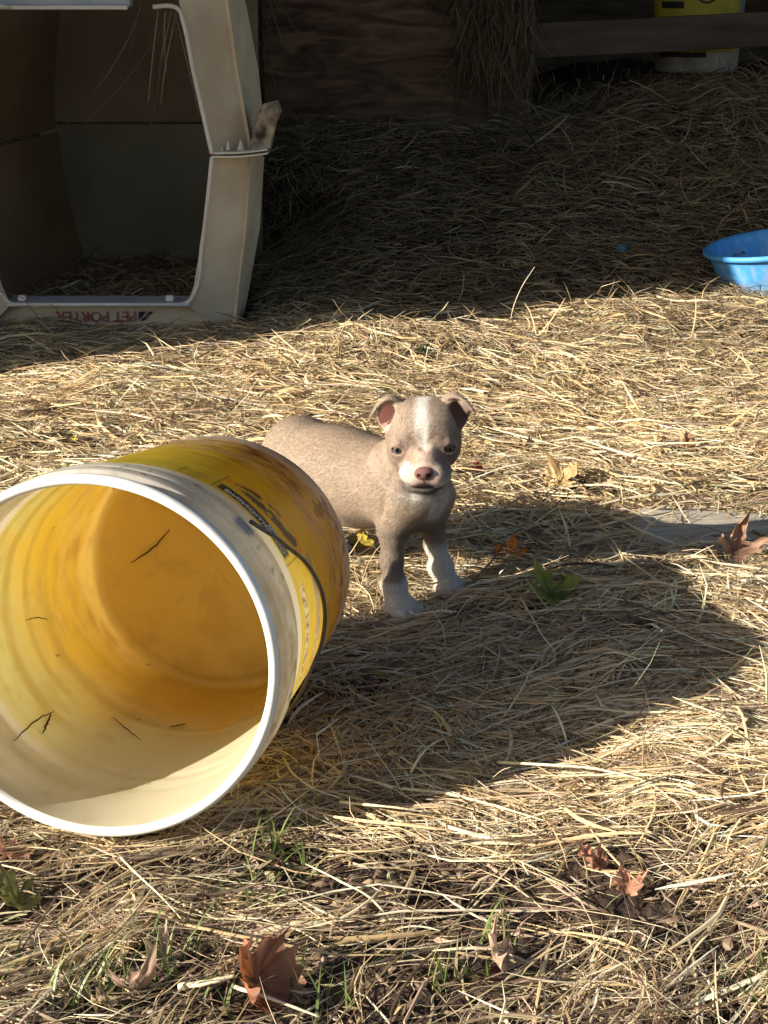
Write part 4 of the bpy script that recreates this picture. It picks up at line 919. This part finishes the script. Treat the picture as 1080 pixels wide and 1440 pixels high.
def strands(n, xr, yr, lm, ls, wd, lay, segs=4, tilt=.10, curl=.5, sp=.55, pal=None, seed=1, up=0.0, thin=None, dirf=0, xpos=None):
    n = int(n * HAY); r_ = np.random.default_rng(seed)
    x = r_.uniform(*xr, n); y = r_.uniform(*yr, n)
    if thin is not None: k = r_.random(n) < thin(x, y); x, y = x[k], y[k]; n = len(x)
    ln = np.clip(np.exp(r_.normal(math.log(lm), ls, n)), .010, .24)
    fa = (fbm(x * 2.3 + seed * .37, y * 2.3, 500 + dirf, 3) - .5) * 4.2 + (fbm(x * 9, y * 9 + seed, 520 + dirf, 2) - .5) * 2.0
    ang = fa + r_.normal(0, sp, n) + np.pi * (r_.random(n) < .5)
    S = segs + 1; t = np.linspace(-.5, .5, S)[None, :]
    cv = r_.normal(0, curl, n)[:, None]; kink = (r_.random(n) < .22)[:, None] * r_.normal(0, .8, n)[:, None]; kp = r_.uniform(-.3, .3, n)[:, None]
    A = ang[:, None] + cv * t * 2 + kink * (t > kp)
    dx = np.cos(A) * ln[:, None] / segs; dy = np.sin(A) * ln[:, None] / segs
    X = x[:, None] + np.cumsum(dx, 1) - dx.sum(1, keepdims=True) / 2; Y = y[:, None] + np.cumsum(dy, 1) - dy.sum(1, keepdims=True) / 2
    hgt = r_.beta(1.3, 1.6, n)[:, None] * lay
    tl = np.clip(np.abs(r_.normal(0, tilt, n)), 0, .9)[:, None] * np.sign(r_.normal(0, 1, n))[:, None]
    if up: tl = np.where((r_.random((n, 1)) < up) & (ln[:, None] < .09), r_.uniform(.3, 1.1, (n, 1)), tl)
    Z = T(X, Y) * .75 + T(x, y)[:, None] * .25 + hgt + (t * ln[:, None]) * tl + np.abs(tl) * ln[:, None] * .38 * (np.abs(tl) > .25) - (r_.random(n)[:, None] * 1.2) * t ** 2 * ln[:, None] * .22 * (hgt > lay * .35)
    Z = np.maximum(Z, T(X, Y) + .0005)
    P = np.stack([X, Y, Z], -1)
    dl = np.minimum.reduce([np.sqrt(((X[:, q_][:, None] - LV_[:, 0]) ** 2 + (Y[:, q_][:, None] - LV_[:, 1]) ** 2).min(1)) for q_ in range(S)]); k = ~blocked(P) & ~((dl < .024) & (r_.random(n) < .86))
    P = P[k]; n = len(P); ln = ln[k]; hf = (hgt[k, 0] / lay); 
    d = np.gradient(P, axis=1); d /= np.linalg.norm(d, axis=2, keepdims=True) + 1e-9
    roll = r_.uniform(-1.2, 1.2, n)[:, None, None] + np.linspace(-.5, .5, S)[None, :, None] * r_.normal(0, .8, n)[:, None, None]
    s1 = np.cross(d, [0, 0, 1.]); s1 /= np.linalg.norm(s1, axis=2, keepdims=True) + 1e-9; s2 = np.cross(s1, d)
    side = s1 * np.cos(roll) + s2 * np.sin(roll); nrm = -s1 * np.sin(roll) + s2 * np.cos(roll)
    ww = (wd * np.exp(r_.normal(0, .45, n)))[:, None, None] * .5
    ww = np.clip(ww, wd * .2, wd * 1.6)
    tp = np.clip(1 - np.abs(np.linspace(-1, 1, S)) ** 3 * .75, .2, 1)[None, :, None]
    VV = np.stack([P - side * ww * tp, P + nrm * ww * .55 * tp, P + side * ww * tp], 2).reshape(-1, 3)      # shallow folded blade
    b0 = (np.arange(n) * S * 3)[:, None, None]; i = (np.arange(segs) * 3)[None, :, None]
    q = np.concatenate([b0 + i + np.array([0, 1, 4, 3]), b0 + i + np.array([1, 2, 5, 4])], 1).reshape(-1, 4)
    pw = np.array(pal if pal is not None else [.26, .20, .20, .05, .11, .06, .07, .05, .01]); pw = pw / pw.sum()
    ci = r_.choice(len(PAL), n, p=pw); cc = PAL[ci] * np.clip(r_.normal(1, .15, (n, 1)), .55, 1.35) 
    cc = cc * (1 + (fbm(x[k] * 3, y[k] * 3, 600, 3)[:, None] - .5) * .5)
    cc = cc * .88 + cc.mean(1, keepdims=True) * .12
    if pal is pal_shade: cc = cc * .66           # shade under the roof painted into the hay colour
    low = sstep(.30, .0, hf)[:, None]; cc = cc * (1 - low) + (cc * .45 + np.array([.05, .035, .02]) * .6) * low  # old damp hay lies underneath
    cc = np.repeat(np.clip(cc, .01, .85), S * 3, 0)
    nodes = None
    return VV, q, cc
def build(lst):
    Vs, Fs, Cs, o_ = [], [], [], 0
    for (v, f_, c_) in lst: Vs.append(v); Fs.append(f_ + o_); Cs.append(c_); o_ += len(v)
    return np.concatenate(Vs), np.concatenate(Fs), np.concatenate(Cs)
def bare(x, y):      # thin where the soil shows at the bottom of the picture
    m = sstep(.42, .58, fbm(x * 8 + 3, y * 11, 700, 3) + .28 * sstep(1.04, 1.18, y) + .16 * sstep(.04, .14, x) * sstep(.86, .95, y) + .06 * sstep(.0, -.15, x))
    return np.clip(.07 + .95 * m, 0, 1)
pal_near = [.22, .20, .14, .03, .13, .12, .09, .09, .01]
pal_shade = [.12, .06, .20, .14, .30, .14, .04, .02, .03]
pk = [
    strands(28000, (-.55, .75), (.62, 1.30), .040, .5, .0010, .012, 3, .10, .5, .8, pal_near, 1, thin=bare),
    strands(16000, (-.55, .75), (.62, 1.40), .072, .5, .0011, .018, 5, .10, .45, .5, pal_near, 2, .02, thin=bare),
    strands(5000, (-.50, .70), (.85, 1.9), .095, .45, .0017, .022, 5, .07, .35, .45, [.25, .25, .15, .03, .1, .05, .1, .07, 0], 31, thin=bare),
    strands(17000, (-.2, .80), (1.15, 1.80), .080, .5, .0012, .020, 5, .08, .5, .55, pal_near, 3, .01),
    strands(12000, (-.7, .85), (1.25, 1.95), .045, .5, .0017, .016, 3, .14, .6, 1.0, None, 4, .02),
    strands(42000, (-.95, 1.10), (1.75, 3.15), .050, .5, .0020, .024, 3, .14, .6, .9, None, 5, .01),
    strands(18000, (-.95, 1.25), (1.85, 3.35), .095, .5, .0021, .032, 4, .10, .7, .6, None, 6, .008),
    strands(5000, (-.95, 1.25), (2.75, 3.5), .06, .5, .0025, .03, 4, .25, .9, .8, None, 16, .05, thin=lambda x, y: np.exp(-((y - (2.82 + .62 * x)) / .12) ** 2)),
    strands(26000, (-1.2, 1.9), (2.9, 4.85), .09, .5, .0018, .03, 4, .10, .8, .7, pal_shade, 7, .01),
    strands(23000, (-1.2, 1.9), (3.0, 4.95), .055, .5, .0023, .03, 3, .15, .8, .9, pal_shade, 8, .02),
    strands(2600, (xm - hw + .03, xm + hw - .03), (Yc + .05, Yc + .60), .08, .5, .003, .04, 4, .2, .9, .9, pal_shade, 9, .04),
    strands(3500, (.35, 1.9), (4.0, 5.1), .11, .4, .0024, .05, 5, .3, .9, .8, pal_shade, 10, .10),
    strands(7500, (-.50, .62), (.78, 1.35), .013, .35, .0034, .008, 2, .20, .3, 3, [.02, .01, .08, .03, .34, .38, .13, .0, .01], 21, thin=lambda x, y: .35 + .65 * sstep(.2, -.1, x)),
    strands(7000, (-.9, 1.0), (1.3, 2.9), .014, .4, .0036, .022, 2, .25, .3, 3, [.2, .16, .16, .08, .12, .06, .18, .06, .03], 22),
]
V, F, c = build(pk)
ho = obj('hay', V, F, M['strand'], None, smooth=False, col=c)
tag(ho, 'loose dry hay strewn over the whole yard, sunlit in front and shaded behind', 'hay', kind='stuff')
# hay hanging from the post beside the plywood, and from the crate's roof edge
def hang(n, u0, u1, v0, v1, Y0, dy, ln, wd, seed):
    r_ = np.random.default_rng(seed); L_ = []
    for k in range(n):
        u = r_.uniform(u0, u1); v = r_.uniform(v0, v1); p = at_y(u, v, Y0 - r_.uniform(0, dy)); l_ = ln * math.exp(r_.normal(0, .5)); S = 5
        a = r_.normal(0, .30); cvx = r_.normal(0, .5); t = np.linspace(0, 1, S)
        X = p[0] + l_ * (a * t + cvx * t * t * .3); Z = p[2] - l_ * t * (1 - .1 * t); Yy = p[1] - abs(r_.normal(0, .12)) * l_ * np.sin(t * 3)
        P = np.stack([X, Yy, Z], 1); w_ = wd * math.exp(r_.normal(0, .4)) / 2; th = r_.uniform(-1, 1); sv = np.array([math.cos(th), math.sin(th), 0]) * w_
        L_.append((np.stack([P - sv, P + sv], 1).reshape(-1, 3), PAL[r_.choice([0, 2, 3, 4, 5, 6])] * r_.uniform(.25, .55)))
    Vs = np.concatenate([q[0] for q in L_]); cs = np.concatenate([np.tile(q[1], (10, 1)) for q in L_])
    b_ = (np.arange(n) * 10)[:, None, None]; i = (np.arange(4) * 2)[None, :, None]
    return Vs, (b_ + i + np.array([0, 1, 3, 2])).reshape(-1, 4), cs
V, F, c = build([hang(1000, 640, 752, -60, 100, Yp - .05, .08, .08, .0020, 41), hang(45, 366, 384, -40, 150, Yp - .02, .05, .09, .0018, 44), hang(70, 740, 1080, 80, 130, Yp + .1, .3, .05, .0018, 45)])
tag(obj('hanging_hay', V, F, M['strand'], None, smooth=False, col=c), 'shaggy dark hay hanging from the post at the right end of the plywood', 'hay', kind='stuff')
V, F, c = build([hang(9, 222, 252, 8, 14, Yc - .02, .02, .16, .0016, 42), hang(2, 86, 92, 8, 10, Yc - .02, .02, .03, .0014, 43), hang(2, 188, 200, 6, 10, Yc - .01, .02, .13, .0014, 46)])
tag(obj('hanging_hay', V, F, M['strand'], None, smooth=False, col=c), 'thin wisps of hay hanging inside the opening of the beige crate', 'hay', kind='stuff')
# single stalks one can pick out
M['stalk'] = noise_mat('pale stalk', (.58, .47, .28), (.76, .68, .48), 60, .45, .3, 200, (1, 1, 1), spec=.4)
def stalk(pts, w_, lab, n=20):
    P = np.array([ground(u, v, dz) if not isinstance(dz, tuple) else at_y(u, v, dz[0]) for (u, v, dz) in pts]); P = smooth_path(P, n)
    r_ = .62 * w_ * np.clip(1.05 - np.linspace(0, 1, n) * .5, 0, 1) * (1 + .12 * np.sin(np.linspace(0, 19, n)))
    Vv, Ff = tube_vf(P, r_, 6); tag(obj('hay_stalk', Vv, Ff, M['stalk']), lab, 'straw', 'single straws that stand out from the hay')
p_ = ground(716, 462, .01)
stalk([(716, 462, .01), (722, 432, (p_[1],)), (733, 405, (p_[1],)), (752, 375, (p_[1],))], .0017, 'tall bent straw standing upright against the shade behind the puppy')
stalk([(672, 612, .03), (700, 620, .034), (760, 624, .032), (860, 622, .03)], .0016, 'long pale straw lying to the right of the puppy ear')
stalk([(700, 1072, .020), (760, 1075, .030), (830, 1080, .030), (905, 1096, .022)], .0022, 'long straw crossing the lower edge of the big shadow')
stalk([(478, 1128, .02), (520, 1132, .028), (560, 1136, .028), (600, 1142, .02)], .0022, 'pale flat straw just below the shadow of the bucket')
stalk([(732, 840, .03), (760, 890, .035), (778, 930, .030), (740, 948, .024), (650, 962, .018)], .0014, 'kinked straw in the middle of the big shadow')
stalk([(398, 1065, .012), (420, 1095, .024), (448, 1112, .026), (478, 1122, .02)], .0018, 'curved yellow straw beside the bucket rim')
stalk([(576, 1090, .015), (590, 1065, .03), (612, 1044, .034), (626, 1038, .03)], .0020, 'grey bent straw in the shade right of the bucket')
stalk([(540, 1282, .012), (520, 1262, .02), (480, 1240, .026), (430, 1215, .02)], .0016, 'thin straw slanting over the dark patch below the bucket')
stalk([(168, 1204, .012), (200, 1236, .024), (228, 1262, .022), (262, 1300, .012)], .0018, 'pale straw running out from under the bucket rim')
stalk([(252, 1388, .010), (300, 1380, .016), (330, 1372, .018)], .0042, 'broad cream coloured straw beside the rust-red leaf')
stalk([(330, 1388, .012), (380, 1404, .018), (450, 1430, .012)], .0024, 'pale straw passing below the rust-red leaf')
stalk([(170, 505, .0), (171, 494, (ground(170, 505)[1],))], .0022, 'short straw stub standing up at the shade edge on the left')
stalk([(333, 470, .02), (350, 469, .026), (366, 474, .02)], .0032, 'pale curled straw at the foot of the crate')
# green grass blades at the bottom
def grass(n, seed):
    r_ = np.random.default_rng(seed); Vs = []; cs = []; k = 0
    cen = [(335, 1290, 26), (385, 1205, 10), (140, 1395, 34), (235, 1355, 26), (40, 1405, 50), (260, 1420, 50), (400, 1240, 34), (640, 1390, 20), (1040, 1400, 40), (690, 1325, 14), (480, 1405, 40)]
    for q in range(n):
        cu, cv_, sp_ = cen[r_.integers(len(cen))]; g_ = ground(cu + r_.normal(0, sp_), min(cv_ + r_.normal(0, sp_ * .5), 1475), -.002)
        l_ = r_.uniform(.015, .055); S = 6; t = np.linspace(0, 1, S); a = r_.uniform(0, 6.28); ln_ = r_.uniform(.2, .9)
        P = np.stack([g_[0] + math.cos(a) * l_ * ln_ * t ** 1.6, g_[1] + math.sin(a) * l_ * ln_ * t ** 1.6, g_[2] + l_ * (t - .35 * ln_ * t ** 2.5)], 1)
        b_ = a + 1.57 + r_.normal(0, .3); sv = np.array([math.cos(b_), math.sin(b_), 0]) * r_.uniform(.0007, .0016); wq = np.sin(np.clip(1 - t, 0, 1) * 1.5)[:, None]
        Vs.append(np.stack([P - sv * wq, P + sv * wq], 1).reshape(-1, 3)); cs.append(np.tile(np.array([[.09, .15, .03], [.14, .19, .05], [.22, .26, .08], [.30, .28, .12]])[r_.integers(4)] * r_.uniform(.7, 1.2), (12, 1)))
    b_ = (np.arange(n) * 12)[:, None, None]; i = (np.arange(5) * 2)[None, :, None]
    return np.concatenate(Vs), (b_ + i + np.array([0, 1, 3, 2])).reshape(-1, 4), np.concatenate(cs)
V, F, c = grass(230, 77)
tag(obj('grass', V, F, M['strand'], None, smooth=False, col=c), 'sparse green grass blades poking through the hay along the bottom', 'grass', kind='stuff')
